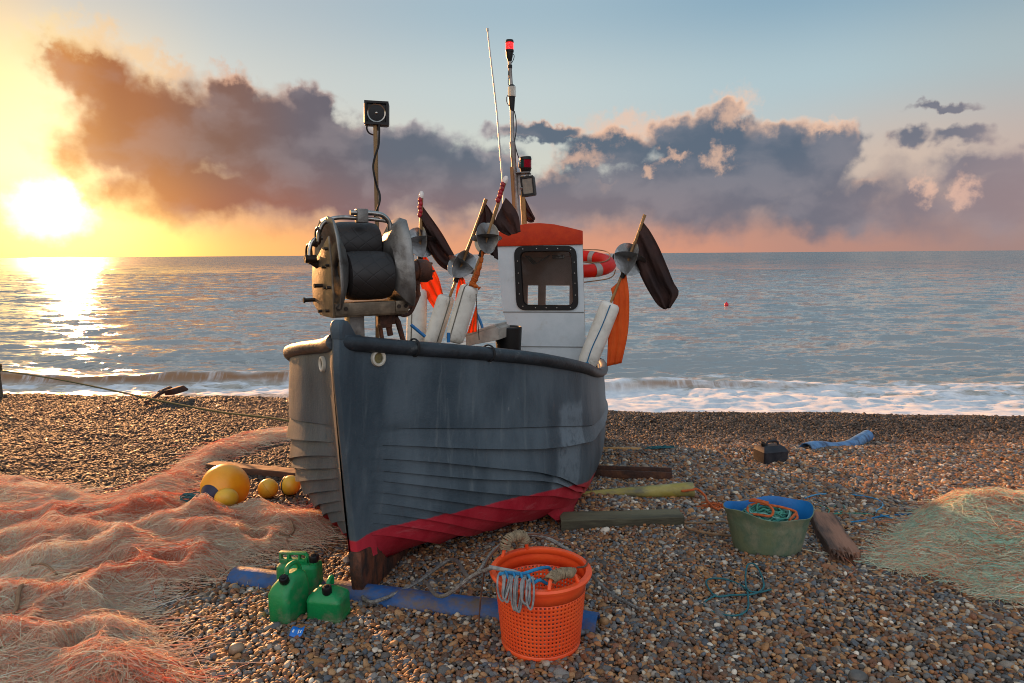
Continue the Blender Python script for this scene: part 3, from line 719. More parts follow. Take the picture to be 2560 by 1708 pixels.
# ------------------------------------------------------------------ wheelhouse
M_WHITE = pmat('white gloss paint', (182, 192, 198), (170, 181, 188), 5, .38, bump=.12, bscale=40, c3=(150, 146, 136), dirt=.70, dscale=7)
M_ROOF = pmat('red roof paint', (168, 42, 8), (182, 54, 14), 9, .55, spec=.2, bump=.15, c3=(110, 40, 24), dirt=.68)
M_INT = pmat('cabin lining', (160, 136, 122), (134, 114, 102), 4, .7)
YF, YR = 2.75, 3.62
def cabin():
    fr = [bl(u, v, YF) for u, v in ((1241, 614), (1257, 780), (1287, 866), (1463, 868), (1461, 781), (1456, 610))]
    low = Vector((0, 0, -.28)); fr = fr[:3] + [fr[2] + low, fr[3] + low] + fr[3:]
    wc = bl(1367, 696, YF)
    def rr(quad, r, n=64):
        # rounded quad sampled by angle about wc
        out = []
        pts = []
        for i in range(4):
            a, b, c = Vector(quad[i - 1]), Vector(quad[i]), Vector(quad[(i + 1) % 4]); d1 = (a - b).normalized(); d2 = (c - b).normalized(); p0, p2 = b + d1 * r, b + d2 * r
            for k in range(9):
                t = k / 8; pts.append(p0 * (1 - t) ** 2 + b * 2 * t * (1 - t) + p2 * t * t)
        return pts
    def hit(poly, th):
        d = Vector((cos(th), 0, sin(th))); best = None
        for i in range(len(poly)):
            a = poly[i] - wc; b = poly[(i + 1) % len(poly)] - wc; e = b - a; den = d.x * e.z - d.z * e.x
            if abs(den) < 1e-9: continue
            t = (a.x * e.z - a.z * e.x) / den; k = (a.x * d.z - a.z * d.x) / den
            if t > 0 and -1e-6 <= k <= 1 + 1e-6 and (best is None or t < best): best = t
        return wc + d * best
    ang = sorted([2 * pi * i / 96 for i in range(96)] + [atan2((p - wc).z, (p - wc).x) % (2 * pi) for p in fr])
    fo = rr([bl(u, v, YF) for u, v in ((1285, 616), (1441, 615), (1447, 776), (1292, 776))], .085)
    fi = rr([bl(u, v, YF) for u, v in ((1301, 630), (1428, 628), (1433, 764), (1310, 763))], .055)
    W = [[hit(fr, a), hit(fo, a) * .45 + hit(fi, a) * .55] for a in ang]
    mb = MB(); D = Vector((0, .03, 0))
    mb.grid(W, cu=True); mb.mi = 1; mb.grid([[p + D for p in r] for r in W], cu=True, flip=True); mb.mi = 0; mb.grid([[r[1], r[1] + D] for r in W], cu=True)
    # sides
    for i in range(len(fr)):
        a, b = fr[i], fr[(i + 1) % len(fr)]
        if i in (3,): continue
        d = Vector((-.13, YR - YF, 0)); c = (a + b) / 2; n = Vector((wc.x, c.y, wc.z)) - c; n.y = 0; e = (b - a).normalized(); nn = Vector((-e.z, 0, e.x)); nn = nn if nn.dot(n) > 0 else -nn; nn *= .025
        mb.grid([[a, b], [a + d, b + d]]); mb.mi = 1; mb.grid([[a + nn + D, b + nn + D], [a + nn + d, b + nn + d]], flip=True); mb.mi = 0
    # aft wall with a doorway light and a window
    xs = [p.x for p in fr]; x0, x1 = min(xs) - .10, max(xs) - .155; z1 = fr[0].z; z0 = fr[3].z
    o1 = [bl(u, v, YR) for u, v in ((1320, 714), (1346, 762))]; o2 = [bl(u, v, YR) for u, v in ((1365, 708), (1424, 764))]
    def panel(xa, xb, za, zb): mb.box(((xa + xb) / 2, YR - .015, (za + zb) / 2), (xb - xa, .03, zb - za))
    zt = o1[0].z; zb = o1[1].z; mb.mi = 1
    panel(x0, x1, zt, z1); panel(x0 + .12, x1, z0, zb); panel(x0, o1[0].x, zb, zt); panel(o1[1].x, o2[0].x, zb, zt); panel(o2[1].x, x1, zb, zt)
    cb = mb.build('cabin', [M_WHITE, M_INT], boat, smooth=20)
    # grey battens along the panel seams
    mb = MB(); a, b = fr[1], fr[-2]
    mb.tube([a + Vector((.004, -.003, 0)), b + Vector((-.004, -.003, 0))], .004, 6); a, b = fr[2], fr[5]; mb.tube([a + Vector((0, -.003, 0)), b + Vector((0, -.003, 0))], .004, 6)
    mb.build('panel_seam', pmat('seam grey', (120, 124, 124), rough=.8), cb)
    mb = MB(); E = Vector((0, -.014, 0))
    R = [(hit(fo, a), hit(fi, a)) for a in ang]
    mb.grid([[o + Vector((0, -.002, 0)), o + E, i * .92 + o * .08 + E, i + E * .4, i + Vector((0, .03, 0))] for o, i in R], cu=True)
    mb.mi = 1
    for j in range(18):
        a = 2 * pi * (j + .5) / 18; q = hit(fo, a) * .5 + hit(fi, a) * .5 + E * .95; mb.lathe([(.0001, .004), (.004, .003), (.0055, 0)], 8, Matrix.Translation(q) @ Matrix.Rotation(pi / 2, 4, 'X'), cap=False)
    wf = mb.build('window_frame', [pmat('black rubber', (10, 9, 10), (16, 15, 16), 20, .5, spec=.25), pmat('screw steel', (170, 166, 160), rough=.35, metal=1)], cb)
    global NT
    gm, b_ = newmat('cabin glass'); NT.nodes.remove(b_)
    t = NT.nodes.new('ShaderNodeBsdfTransparent'); gl = NT.nodes.new('ShaderNodeBsdfGlossy'); gl.inputs['Roughness'].default_value = .04; df = NT.nodes.new('ShaderNodeBsdfDiffuse'); df.inputs[0].default_value = (*lin((150, 140, 132)), 1)
    m1 = NT.nodes.new('ShaderNodeMixShader'); m1.inputs[0].default_value = .010; m2 = NT.nodes.new('ShaderNodeMixShader')
    sp = voro(coord(), 85); put(m2.inputs[0], ss(.22, .1, sp) * ss(.45, .62, noise(coord(), 14, 3)) * .55 + .07)
    NT.links.new(t.outputs[0], m1.inputs[1]); NT.links.new(gl.outputs[0], m1.inputs[2]); NT.links.new(m1.outputs[0], m2.inputs[1]); NT.links.new(df.outputs[0], m2.inputs[2]); NT.links.new(m2.outputs[0], NT.nodes['Material Output'].inputs[0])
    mb = MB(); V = [mb.v(hit(fi, a) * 1.0 + Vector((0, .016, 0))) for a in ang]; mb.f(V); mb.build('window_pane', gm, cb)
    # things seen through the pane
    mb = MB(); p = bl(1395, 640, YR - .2); mb.box(p, (.11, .05, .05), bev=.006); p2 = bl(1310, 632, YR - .2); mb.tube(curve_pts([p2, bl(1320, 645, YR - .2), bl(1335, 660, YR - .2), bl(1352, 652, YR - .2), bl(1375, 638, YR - .2)], 6), .006, 6)
    mb.tube([bl(1310, 634, YR - .2), bl(1338, 658, YR - .2)], .014, 8)
    mb.build('radio_handset', pmat('black plastic', (14, 14, 15), (22, 22, 23), 10, .45, spec=.3), cb)
    # roof
    top = [(1239, 616), (1239, 584), (1262, 574), (1290, 564), (1320, 558.5), (1350, 557.5), (1385, 560.5), (1420, 568), (1457, 577), (1457.5, 611)]
    poly = [bl(u, v, YF - .02) for u, v in top]
    mb = MB(); mb.prism(poly, (-.135, YR - YF + .06, 0), bev=.006); mb.build('cabin_roof', M_ROOF, boat, smooth=25)
    return fr
CF = cabin()

# ------------------------------------------------------------------ net hauler on the foredeck
M_ALU = pmat('weathered aluminium', (136, 122, 104), (100, 90, 78), 9, .5, metal=.8, bump=.25, bscale=50, c3=(92, 78, 62), dirt=.62, dscale=5)
M_ALUG = pmat('dull cast aluminium', (138, 136, 132), (108, 106, 104), 7, .45, metal=.7, bump=.35, bscale=30, c3=(70, 62, 56), dirt=.62)
M_STEEL = pmat('stainless tube', (178, 176, 172), (130, 126, 120), 12, .28, metal=1)
M_RUST = pmat('rusty iron', (84, 50, 36), (52, 36, 32), 12, .7, metal=.3, bump=.8, bscale=40, c3=(116, 66, 40), dirt=.6, dscale=9)
def rubber_mat():
    m, b = newmat('tread rubber'); v = coord(); x, y, z = sep(v)
    a = mt('PINGPONG', x * 1.0 + z * .9 + 5.0, .034); c = mt('PINGPONG', x * 1.0 - z * .9 + 5.0, .034)
    gr = mt('MINIMUM', a, c); h = ss(.0, .005, gr)
    put(b.inputs['Base Color'], mix(h * .7 + .3, lin((14, 12, 12)), mix(noise(v, 18, 5), lin((24, 21, 21)), lin((36, 31, 30))))); put(b.inputs['Roughness'], .42 + noise(v, 25, 4) * .25)
    put(b.inputs['Normal'], bumpn(h, .35, .004)); return m
def hauler():
    O = BI @ atd(914, 786, 3.78); psi = radians(32)
    Rw = Matrix.Rotation(psi, 3, 'Z'); Rl = BI.to_3x3() @ Rw
    T = Matrix.Translation(O) @ Rl.to_4x4()
    mb = MB(); mb.M = T
    mb.box((0, .02, .04), (.42, .26, .07), bev=.006); mb.box((0, .02, .003), (.40, .22, .012), bev=.003)
    for x in (-.17, .17): mb.box((x, -.112, .045), (.075, .012, .06), bev=.002)
    hp = mb.build('net_hauler', M_ALU, boat)
    mb = MB(); mb.M = T
    zb = (BI @ atd(903, 905, 3.78)).z - O.z
    mb.box((-.045, .06, zb / 2 - .0), (.088, .088, -zb), bev=.008); mb.build('post', M_ALUG, hp)
    mb = MB(); mb.M = T
    pl = [(-.13, .0), (-.145, .13), (-.13, .29), (-.105, .425), (.2, .27), (.225, .2), (.225, .06), (.09, .0)]
    mb.prism([(-.226, y, z) for y, z in pl], (.011, 0, 0), bev=.002); mb.build('side_plate', M_ALU, hp)
    BT = pmat('dark steel bolt', (70, 62, 56), (48, 44, 42), 20, .5, metal=.8)
    for y, z, l, r in ((-.04, .265, .02, .008), (-.1, .275, .02, .008), (-.09, .36, .02, .008), (.03, .165, .045, .011), (-.05, .155, .02, .008), (-.11, .16, .02, .008), (.19, .08, .055, .011), (.06, .025, .02, .008), (-.07, .035, .02, .008)):
        mb = MB(); mb.M = T
        if l > .05: mb.tube([(-.22, y, z), (-.226 - l * .95, y, z), (-.226 - l * .951, y, z), (-.226 - l * 1.12, y, z)], [r, r, r * 1.4, r * 1.4], 8)
        else: mb.tube([(-.22, y, z), (-.226 - l, y, z)], r, 8)
        mb.build('bolt', BT, hp)
    for x in (-.19, -.15, .15, .19): mb = MB(); mb.M = T; mb.tube([(x, -.113, .045), (x, -.123, .045)], .011, 10); mb.build('bolt', BT, hp)
    for sg in (-1, 1):
        out = [(-.19, .05), (-.215, .16), (-.2, .30), (-.165, .42), (-.11, .515), (-.02, .53), (.1, .52), (.2, .45), (.24, .3), (.23, .15), (.15, .06), (0, .05)]
        mb = MB(); mb.M = T; rows = []
        for y, z in out:
            d = Vector((0, y - .02, z - .25)); n = d.normalized(); inn = Vector((0, .02, .25)) + n * .155; mid = Vector((0, .02, .25)) + d * .86
            xo = sg * (.155 + .045 * (1 if sg < 0 else 1.25))
            rows.append([(xo, y, z), (sg * .178, mid.y, mid.z), (sg * .135, inn.y, inn.z), (sg * .128, .02 + n.y * .05, .25 + n.z * .05)])
        mb.grid(rows, cu=True); mb.build('guard_plate', M_ALUG, hp, solid=.009, smooth=22)
    RB = rubber_mat()
    for (y, z, r) in ((-.035, .215, .134), (.14, .385, .128)):
        mb = MB(); mb.M = T @ Matrix.Translation((0, y, z)) @ Matrix.Rotation(pi / 2, 4, 'Y')
        mb.lathe([(.05, -.13), (r * .82, -.128), (r * .93, -.118), (r * .985, -.08), (r, 0), (r * .985, .08), (r * .93, .118), (r * .82, .128), (.05, .13)], 48); mb.build('drum', RB, hp)
    mb = MB(); mb.M = T
    mb.tube(curve_pts([(-.235, .03, .40), (-.23, .03, .45), (-.2, .03, .50), (-.13, .03, .527), (0, .03, .527), (.11, .03, .52), (.15, .03, .515)], 6), .012, 10)
    mb.tube(curve_pts([(-.06, .02, .556), (.0, .02, .556), (.07, .02, .555), (.125, .02, .545), (.16, .02, .512), (.172, .02, .46)], 6), .0145, 10)
    mb.tube(curve_pts([(-.275, .08, .315), (-.27, .08, .36), (-.258, .08, .395), (-.235, .08, .415), (-.2, .08, .42)], 6), .011, 10)
    mb.build('guard_bar', M_STEEL, hp)
    mb = MB(); mb.M = T; mb.box((.005, .025, .54), (.062, .055, .075), bev=.006); mb.build('clamp', M_ALUG, hp)
    mb = MB(); mb.M = T
    for (x, y, z, r) in ((-.262, .13, .335, .05), (-.232, .05, .43, .042)):
        mb.tube([(x, y + r * .9 * cos(2 * pi * i / 24), z + r * sin(2 * pi * i / 24)) for i in range(24)], .008, 8, closed=True)
        for k in range(3): a = pi * k / 3; mb.tube([(x, y + r * .9 * cos(a), z + r * sin(a)), (x, y - r * .9 * cos(a), z - r * sin(a))], .004, 6)
    mb.tube([(-.30, .08, .308), (-.24, .08, .308)], .022, 12); mb.tube([(-.275, .1, .31), (-.22, .1, .27)], .02, 10); mb.tube([(-.25, .08, .4), (-.225, .08, .39)], .024, 10)
    mb.build('hand_wheel', pmat('black iron', (40, 34, 30), (60, 48, 38), 14, .45, metal=.6, bump=.4), hp)
    mb = MB(); mb.M = T
    mb.tube([(.2, 0, .235), (.245, 0, .235), (.25, 0, .235), (.305, 0, .235), (.31, 0, .235), (.375, 0, .232), (.39, 0, .232)], [.05, .05, .057, .058, .066, .066, .056], 16)
    for a in range(6): mb.tube([(.38, .05 * cos(a * pi / 3), .232 + .05 * sin(a * pi / 3)), (.402, .05 * cos(a * pi / 3), .232 + .05 * sin(a * pi / 3))], .007, 6)
    mb.build('motor', M_RUST, hp)
    mb = MB(); mb.M = T
    mb.tube(curve_pts([(.26, -.01, .18), (.255, -.01, .12), (.26, -.01, .09), (.285, -.01, .085), (.30, -.01, .105)], 5), .014, 8)
    mb.tube(curve_pts([(.31, -.01, .18), (.315, -.01, .10), (.295, -.01, .05), (.265, -.01, .0), (.23, -.01, -.015), (.19, -.01, -.005)], 5), .013, 8)
    mb.tube(curve_pts([(.30, -.01, .085), (.26, -.01, .03), (.215, -.01, .035), (.16, .0, .05)], 5), .011, 8)
    for p in ((.31, -.01, .17), (.262, -.01, .165), (.31, -.01, .1), (.2, -.01, -.008)): mb.tube([Vector(p) + Vector((0, 0, .012)), Vector(p) - Vector((0, 0, .012))], .02, 6)
    mb.box((.115, .02, -.04), (.075, .06, .085), bev=.005); mb.box((.16, .02, -.035), (.03, .045, .06), bev=.004); mb.tube([(.14, .02, -.07), (.15, .02, -.13)], .018, 8)
    mb.tube([(.09, .02, -.06), (.10, .02, zb * .55), (.1, .02, zb)], .012, 8)
    mb.tube([(.17, .02, .0), (.2, .02, -.06), (.24, .02, zb * .8), (.26, .02, zb)], [.014, .018, .014, .014], 8)
    mb.build('hydraulic_fitting', M_RUST, hp)
    # lamp post behind the hauler
    mb = MB(); a = BI @ atd(938.5, 312, 4.05); b = BI @ atd(942.5, 575, 4.05); b2 = BI @ atd(944, 860, 4.05)
    mb.tube([a, b, b2], .0135, 4, tilt=.5); lp = mb.build('lamp_post', pmat('bare wood post', (150, 118, 72), (120, 92, 58), 10, .55, metal=.1, stretch=(1, 1, .2)), boat, smooth=20)
    mb = MB(); c = BI @ atd(941.5, 284, 4.05)
    mb.M = Matrix.Translation(c) @ (BI.to_3x3() @ Matrix.Rotation(radians(8), 3, 'Z') @ Matrix.Rotation(radians(2), 3, 'Y')).to_4x4()
    mb.box((0, .02, 0), (.142, .075, .136), bev=.016)
    mb.grid([[(x * k[0], k[1], z * k[0]) for x, z in ((-.064, -.061), (.064, -.061), (.064, .061), (-.064, .061))] for k in ((1.06, -.017), (1.06, -.03), (.86, -.03), (.80, -.019))], cv=True)
    mb.tube([(0, .02, -.066), (0, .02, -.09)], .02, 8)
    lm = mb.build('work_lamp', pmat('black plastic', (14, 14, 15), (22, 22, 23), 10, .45, spec=.3), lp, smooth=30)
    # reflector and lens
    mb = MB(); mb.M = Matrix.Translation(c) @ (BI.to_3x3() @ Matrix.Rotation(radians(8), 3, 'Z')).to_4x4() @ Matrix.Rotation(pi / 2, 4, 'X')
    mb.lathe([(.052, .0215), (.046, .018), (.034, .010), (.02, .003), (.008, .0)], 28, cap=False); mb.sphere((0, 0, .012), .011, 12, 8)
    mb.build('reflector', pmat('lamp chrome', (196, 190, 180), (150, 144, 136), 20, .18, metal=1), lp)
    mb = MB(); q = [c, ]
    A = lambda u, v, d=4.08: BI @ atd(u, v, d)
    mb.tube(curve_pts([A(918, 312), A(917, 322), A(922, 332), A(932, 337), A(940, 337)], 6), .005, 6)
    mb.tube(curve_pts([A(948, 312, 4.0), A(948, 335, 4.0), A(946, 365, 4.0), A(938, 390, 4.0), A(933, 415, 4.0), A(936, 440, 4.0), A(942, 465, 4.03), A(949, 485, 4.03), A(949, 505, 4.0), A(940, 530, 4.0), A(935, 545, 4.0)], 6), .006, 6)
    mb.build('cable', pmat('black cord', (26, 26, 28), rough=.8), lp)
hauler()

# ------------------------------------------------------------------ mast, aerial, lamps on the wheelhouse roof
def mast():
    D = 6.62; A = lambda u, v, d=D: BI @ atd(u, v, d)
    PX = D / F
    mb = MB()
    mb.tube([A(1298, 572), A(1290, 490), A(1283.5, 395), A(1283.4, 392), A(1281.4, 356), A(1281.2, 354), A(1280, 275), A(1279.6, 230), A(1278, 214), A(1274, 150)], [k * PX for k in (7, 6.7, 6.2, 7, 7, 5.2, 5, 4.6, 4.2, 4.2)], 12)
    ms = mb.build('mast', pmat('aluminium mast', (150, 146, 142), (118, 112, 108), 8, .45, metal=.8, c3=(80, 70, 62), dirt=.64), boat)
    BP = pmat('black plastic', (14, 14, 15), (22, 22, 23), 10, .45, spec=.3)
    global NT
    def lens(nm, c, e=0):
        m, b = newmat(nm); b.inputs['Base Color'].default_value = (*lin(c), 1); b.inputs['Roughness'].default_value = .12
        b.inputs['Transmission Weight'].default_value = .35
        if e: b.inputs['Emission Color'].default_value = (*lin(c), 1); b.inputs['Emission Strength'].default_value = e
        return m
    def ribbed(u, v0, v1, r, nm, mat, par):
        mb = MB(); n = 9; P = [A(u, v0 + (v1 - v0) * i / (n * 2)) for i in range(n * 2 + 1)]
        mb.tube(P, [r * PX * (1 if i % 2 else .93) for i in range(n * 2 + 1)], 20); return mb.build(nm, mat, par, smooth=60)
    rl = ribbed(1274, 107, 125, 9.6, 'red_lamp', lens('red lens', (220, 10, 18), .9), boat)
    wl = ribbed(1279.7, 217, 242, 9.8, 'white_lamp', lens('clear lens', (206, 196, 180)), boat)
    for par, P, R in ((rl, [(1274.5, 154), (1273.5, 142), (1273.5, 131), (1274, 129.9), (1274, 125)], [4.5, 8, 8.5, 10, 10]), (rl, [(1274, 107), (1274, 100.5)], [10.2, 9]), (wl, [(1280.5, 280), (1279.5, 262), (1279.5, 243)], [4.8, 7, 8]), (wl, [(1279.5, 217), (1279, 212)], [9, 5]), (ms, [(1275, 163), (1275, 171)], [5.4, 5.4])):
        mb = MB(); mb.tube([A(*q) for q in P], [k * PX for k in R], 14); mb.build('lamp_holder' if par is not ms else 'tape_band', BP, par)
    mb = MB()
    mb.tube(curve_pts([A(1278, 132), A(1285, 138), A(1284, 148), A(1279, 158)], 5), .0035, 6)
    mb.tube(curve_pts([A(1272, 168), A(1271, 190), A(1271, 210), A(1276, 216)], 5), .0035, 6)
    mb.tube(curve_pts([A(1271, 236), A(1266, 246), A(1268, 258), A(1277, 270)], 5), .0035, 6)
    mb.tube(curve_pts([A(1286, 278), A(1290, 300), A(1290, 330), A(1287, 355), A(1292, 380), A(1297, 395)], 5), .005, 6)
    mb.build('wire', pmat('black cord', (26, 26, 28), rough=.8), ms)
    mb = MB(); a, b = A(1279, 418, D - .1), A(1288, 570, D - .1); mb.tube([a, b], 5 * PX, 4, tilt=.5); mb.build('mast_batten', pmat('varnished batten', (150, 104, 48), (120, 80, 40), 10, .4, stretch=(1, 1, .2)), ms)
    mb = MB()
    p, q = A(1291, 436), A(1326, 431); mb.box((p + q) / 2, ((q - p).length, .10, .008)); mb.box(A(1297, 462), (.045, .012, .2), bev=.002); mb.box(A(1318, 438), (.03, .05, .04), bev=.004)
    mb.tube([A(1300, 470), A(1306, 472)], .02, 8); mb.tube([A(1296, 412), A(1302, 412)], .03, 8)
    mb.build('mast_bracket', M_ALUG, ms)
    
    m, b_ = newmat('red green lens'); v = coord('Object'); x, y, z = sep(v)
    c0 = A(1314, 410); put(b_.inputs['Base Color'], mix(ss(c0.x - .012, c0.x + .0, x), mix(ss(c0.x - .045, c0.x - .04, x), lin((120, 20, 36)), lin((20, 70, 66))), lin((150, 24, 44)))); b_.inputs['Roughness'].default_value = .15
    nl = ribbed(1314, 400, 421, 14.5, 'navigation_lamp', m, boat)
    for P, R in (([(1314, 400), (1313.5, 392.5)], [15, 13.5]), ([(1314, 430), (1314, 420)], [12, 15])): mb = MB(); mb.tube([A(*q) for q in P], [k * PX for k in R], 18); mb.build('lamp_holder', BP, nl)
    mb = MB(); c = A(1320, 466)
    mb.M = Matrix.Translation(c) @ (BI.to_3x3() @ Matrix.Rotation(radians(-14), 3, 'Z') @ Matrix.Rotation(radians(-6), 3, 'Y')).to_4x4()
    mb.box((0, .03, 0), (.128, .09, .185), bev=.018)
    mb.grid([[(x * k[0], k[1], z * k[0]) for x, z in ((-.058, -.086), (.058, -.086), (.058, .086), (-.058, .086))] for k in ((1.08, -.014), (1.08, -.03), (.84, -.03), (.8, -.018))], cv=True)
    fl = mb.build('flood_lamp', BP, boat, smooth=30)
    mb = MB(); mb.M = Matrix.Translation(c) @ (BI.to_3x3() @ Matrix.Rotation(radians(-14), 3, 'Z') @ Matrix.Rotation(radians(-6), 3, 'Y')).to_4x4()
    mb.box((0, -.016, 0), (.094, .006, .14)); mb.build('lens', pmat('dull lens', (120, 112, 96), (96, 90, 80), 12, .2), fl)
    mb = MB(); E = 6.4
    mb.tube([A(1265, 575, E), A(1261, 545, E)], .014, 8); mb.tube([A(1261, 550, E), A(1257, 455, E), A(1242, 280, E), A(1219, 76, E)], [.011, .009, .0075, .006], 8); mb.tube([A(1219, 78, E), A(1218.5, 71, E)], .011, 8)
    mb.build('aerial', pmat('white fibreglass rod', (196, 194, 190), (170, 166, 160), 6, .4), boat)
mast()
# ------------------------------------------------------------------ gear stowed in the boat
M_FLOAT = pmat('scuffed white foam', (216, 214, 206), (196, 194, 186), 7, .62, bump=.35, bscale=35, c3=(120, 108, 92), dirt=.66, dscale=7)
M_BAMBOO = pmat('bamboo cane', (150, 112, 66), (118, 84, 48), 12, .5, stretch=(1, 1, .3), bump=.3)
M_BLACKF = pmat('black flag cloth', (86, 60, 54), (62, 48, 48), 4, .8, bump=.3, bscale=90, transl=.5)
M_ORANGEF = pmat('orange flag cloth', (244, 116, 38), (232, 100, 30), 5, .7, bump=.3, bscale=90, transl=.5)
M_REFL = pmat('thin reflector plate', (156, 158, 160), (120, 118, 116), 9, .3, metal=.9, bump=.2)
M_TAPE = pmat('red tape', (170, 24, 40), (130, 18, 30), 20, .5)
M_TWINE = pmat('grey twine', (120, 116, 106), (90, 86, 78), 30, .9)
M_BLUEL = pmat('blue line', (24, 110, 150), (20, 84, 120), 30, .7)
def W(pts, d): return [atd(p[0], p[1], p[2] if len(p) > 2 else d) for p in pts]
def resample(P, n):
    P = curve_pts(P, 8); L = [0]
    for a, b in zip(P, P[1:]): L.append(L[-1] + (b - a).length)
    out = []; j = 0
    for i in range(n):
        t = L[-1] * i / (n - 1)
        while j < len(L) - 2 and L[j + 1] < t: j += 1
        out.append(P[j].lerp(P[j + 1], (t - L[j]) / max(1e-9, L[j + 1] - L[j])))
    return out
def cloth(name, mat, A, B, parent, amp=.02, waves=2.5, n=26, m=16, seed=0):
    a, b = resample(A, n), resample(B, n); mb = MB(); rows = []
    for i in range(n):
        r = []
        for j in range(m):
            t = j / (m - 1); p = a[i].lerp(b[i], t); k = sin(pi * min(1, i / (n - 1) * 1.2 + .15) * .5)
            d = amp * k * (sin(waves * 2 * pi * t + 2.2 * i / n + seed) + .5 * sin(waves * 4.3 * pi * t + seed * 2 - 3 * i / n)) * (.4 + sin(pi * t) * .6)
            r.append(p + Vector((d * .25, d, 0)))
        rows.append(r)
    mb.grid(rows); return mb.build(name, mat, parent, world=True, solid=.0022, smooth=180)
def marker(label, d, pole, flt, fr, refl=None, rr=.12, flags=(), light=False, line=False, spin=.4, pr=.013):
    base = atd(*flt[1], d); root = empty('marker_buoy', base, label, 'buoy', 'marker buoys stowed in the boat')
    P = W(pole, d); mb = MB(); pts = resample(P, 24); mb.tube(pts, [pr * (1.0 - .25 * i / 23) * (1.14 if i % 4 == 0 else 1) for i in range(24)], 8); mb.build('cane', M_BAMBOO, root, True)
    a, b = atd(*flt[0], d), atd(*flt[1], d); ax = (b - a); L = ax.length; M = Matrix.Translation(a) @ ax.to_track_quat('Z', 'X').to_matrix().to_4x4()
    mb = MB(); R = fr; mb.lathe([(.012, 0), (R * .72, .003), (R * .93, .018), (R, .05), (R * 1.01, L * .5), (R, L - .05), (R * .93, L - .018), (R * .7, L - .003), (.012, L)], 28, M)
    mb.build('float', M_FLOAT, root, True)
    if line:
        mb = MB(); q = W(line, d - fr * 1.01); mb.tube(curve_pts(q, 8), .0048, 6); mb.sphere(q[-1], .013, 10, 8, (1.5, 1, .7)); mb.build('float_line', M_BLUEL, root, True)
    else:
        mb = MB(); v = (CP - (a + b) / 2); axn = ax.normalized(); v = (v - axn * v.dot(axn)).normalized(); w = axn.cross(v)
        q = (v * .86 + w * .5 * (1 if spin > 0 else -1)).normalized()
        mb.tube([a + q * R * .6 - axn * .004, a + q * R * .96 + axn * .02, a + q * R * 1.02 + axn * .06, a + q * R * 1.025 + axn * (L - .06), b + q * R * .9 - axn * .01], .0045, 6); mb.build('float_line', M_TWINE, root, True)
    if refl:
        c = atd(*refl, d); ax2 = (P[0] - P[-1]).normalized(); M = Matrix.Translation(c) @ ax2.to_track_quat('Z', 'X').to_matrix().to_4x4() @ Matrix.Rotation(spin, 4, 'Z') @ Matrix.Rotation(radians(24), 4, 'X')
        mb = MB(); mb.M = M
        for k in range(3):
            Rk = (Matrix.Identity(4), Matrix.Rotation(pi / 2, 4, 'X'), Matrix.Rotation(pi / 2, 4, 'Y'))[k]
            mb.lathe([(.001, .0008), (rr, .0008), (rr + .001, 0), (rr, -.0008), (.001, -.0008)], 40, Rk, cap=False)
        mb.build('radar_reflector', M_REFL, root, True, smooth=30)
        mb = MB(); mb.M = Matrix.Translation(c) @ ax2.to_track_quat('Z', 'X').to_matrix().to_4x4(); mb.tube([(0, 0, -rr - .025), (0, 0, -rr + .02)], .02, 10); mb.build('collar', pmat('black rubber', (22, 21, 24)), root, True)
    for i, (mat, A, B, am) in enumerate(flags): cloth('flag', mat, W(A, d), W(B, d), root, am, 2 + i * .7, seed=i * 2 + spin)
    if light:
        p = P[-1] if P[-1].z > P[0].z else P[0]; e = (P[0] - P[1]).normalized()
        mb = MB(); mb.lathe([(.018, 0), (.02, .02), (.017, .04), (.008, .052)], 14, Matrix.Translation(p) @ e.to_track_quat('Z', 'X').to_matrix().to_4x4()); mb.build('lamp', pmat('clear plastic', (216, 206, 200), rough=.15, spec=.8), root, True)
        mb = MB()
        for k in range(5): mb.sphere(p - e * (.012 + .028 * k) + Vector((-.008 + .004 * (k % 2), -.012, 0)), .017, 8, 6, (1, .8, 1.3))
        mb.build('tape', M_TAPE, root, True)
    return root
marker('marker buoy nearest the net hauler with upright white float and long black flag', 5.25, [(1053.5, 496), (1052, 560), (1047, 700), (1041, 865)], [(1044, 722), (1040, 872)], .076, (1052, 606), .122,
       [(M_BLACKF, [(1055, 514), (1078, 547), (1101, 580), (1120, 611), (1137, 640)], [(1050, 585), (1062, 612), (1080, 645), (1101, 668), (1129, 682)], .05),
        (M_ORANGEF, [(1053, 625), (1076, 657), (1096, 692), (1108, 735)], [(1046, 626), (1049, 705), (1066, 745), (1088, 778)], .02)], light=True, spin=.5)
marker('marker buoy with leaning white float and bare cane, between the other two leftmost floats', 5.1, [(1215, 498), (1196, 552), (1165, 634), (1126, 738), (1080, 862)], [(1117, 739), (1078, 864)], .066, (1154, 662), .112,
       [(M_BLACKF, [(1213, 507), (1229, 530), (1240, 560), (1244, 650)], [(1211, 515), (1196, 552), (1186, 588), (1226, 634)], .03),
        (M_ORANGEF, [(1150, 690), (1160, 698), (1166, 722)], [(1148, 698), (1141, 722), (1138, 752)], .012)], spin=-.5)
_c = marker('marker buoy with leaning white float, its cane wrapped in knotted orange cloth', 4.95, [(1261, 458), (1224, 575), (1209, 622), (1176, 715), (1137, 850)], [(1175, 714), (1134, 856)], .07, (1216, 596), .112,
       [(M_BLACKF, [(1264, 494), (1280, 512), (1296, 540), (1302, 580)], [(1240, 545), (1236, 566), (1250, 580), (1270, 590)], .02),
        (M_ORANGEF, [(1192, 758), (1193, 795), (1193, 829)], [(1186, 780), (1176, 808), (1167, 834)], .014)], light=True, spin=.9)
mb = MB(); pts = W([(1207, 628), (1204, 650), (1197, 672), (1190, 692), (1183, 706), (1180, 716)], 4.93); mb.tube(curve_pts(pts, 6), [.010 + .014 * sst(0, 25, i) + .0025 * sin(i * 1.3) + .002 * sin(i * 2.9) for i in range(31)], 9)
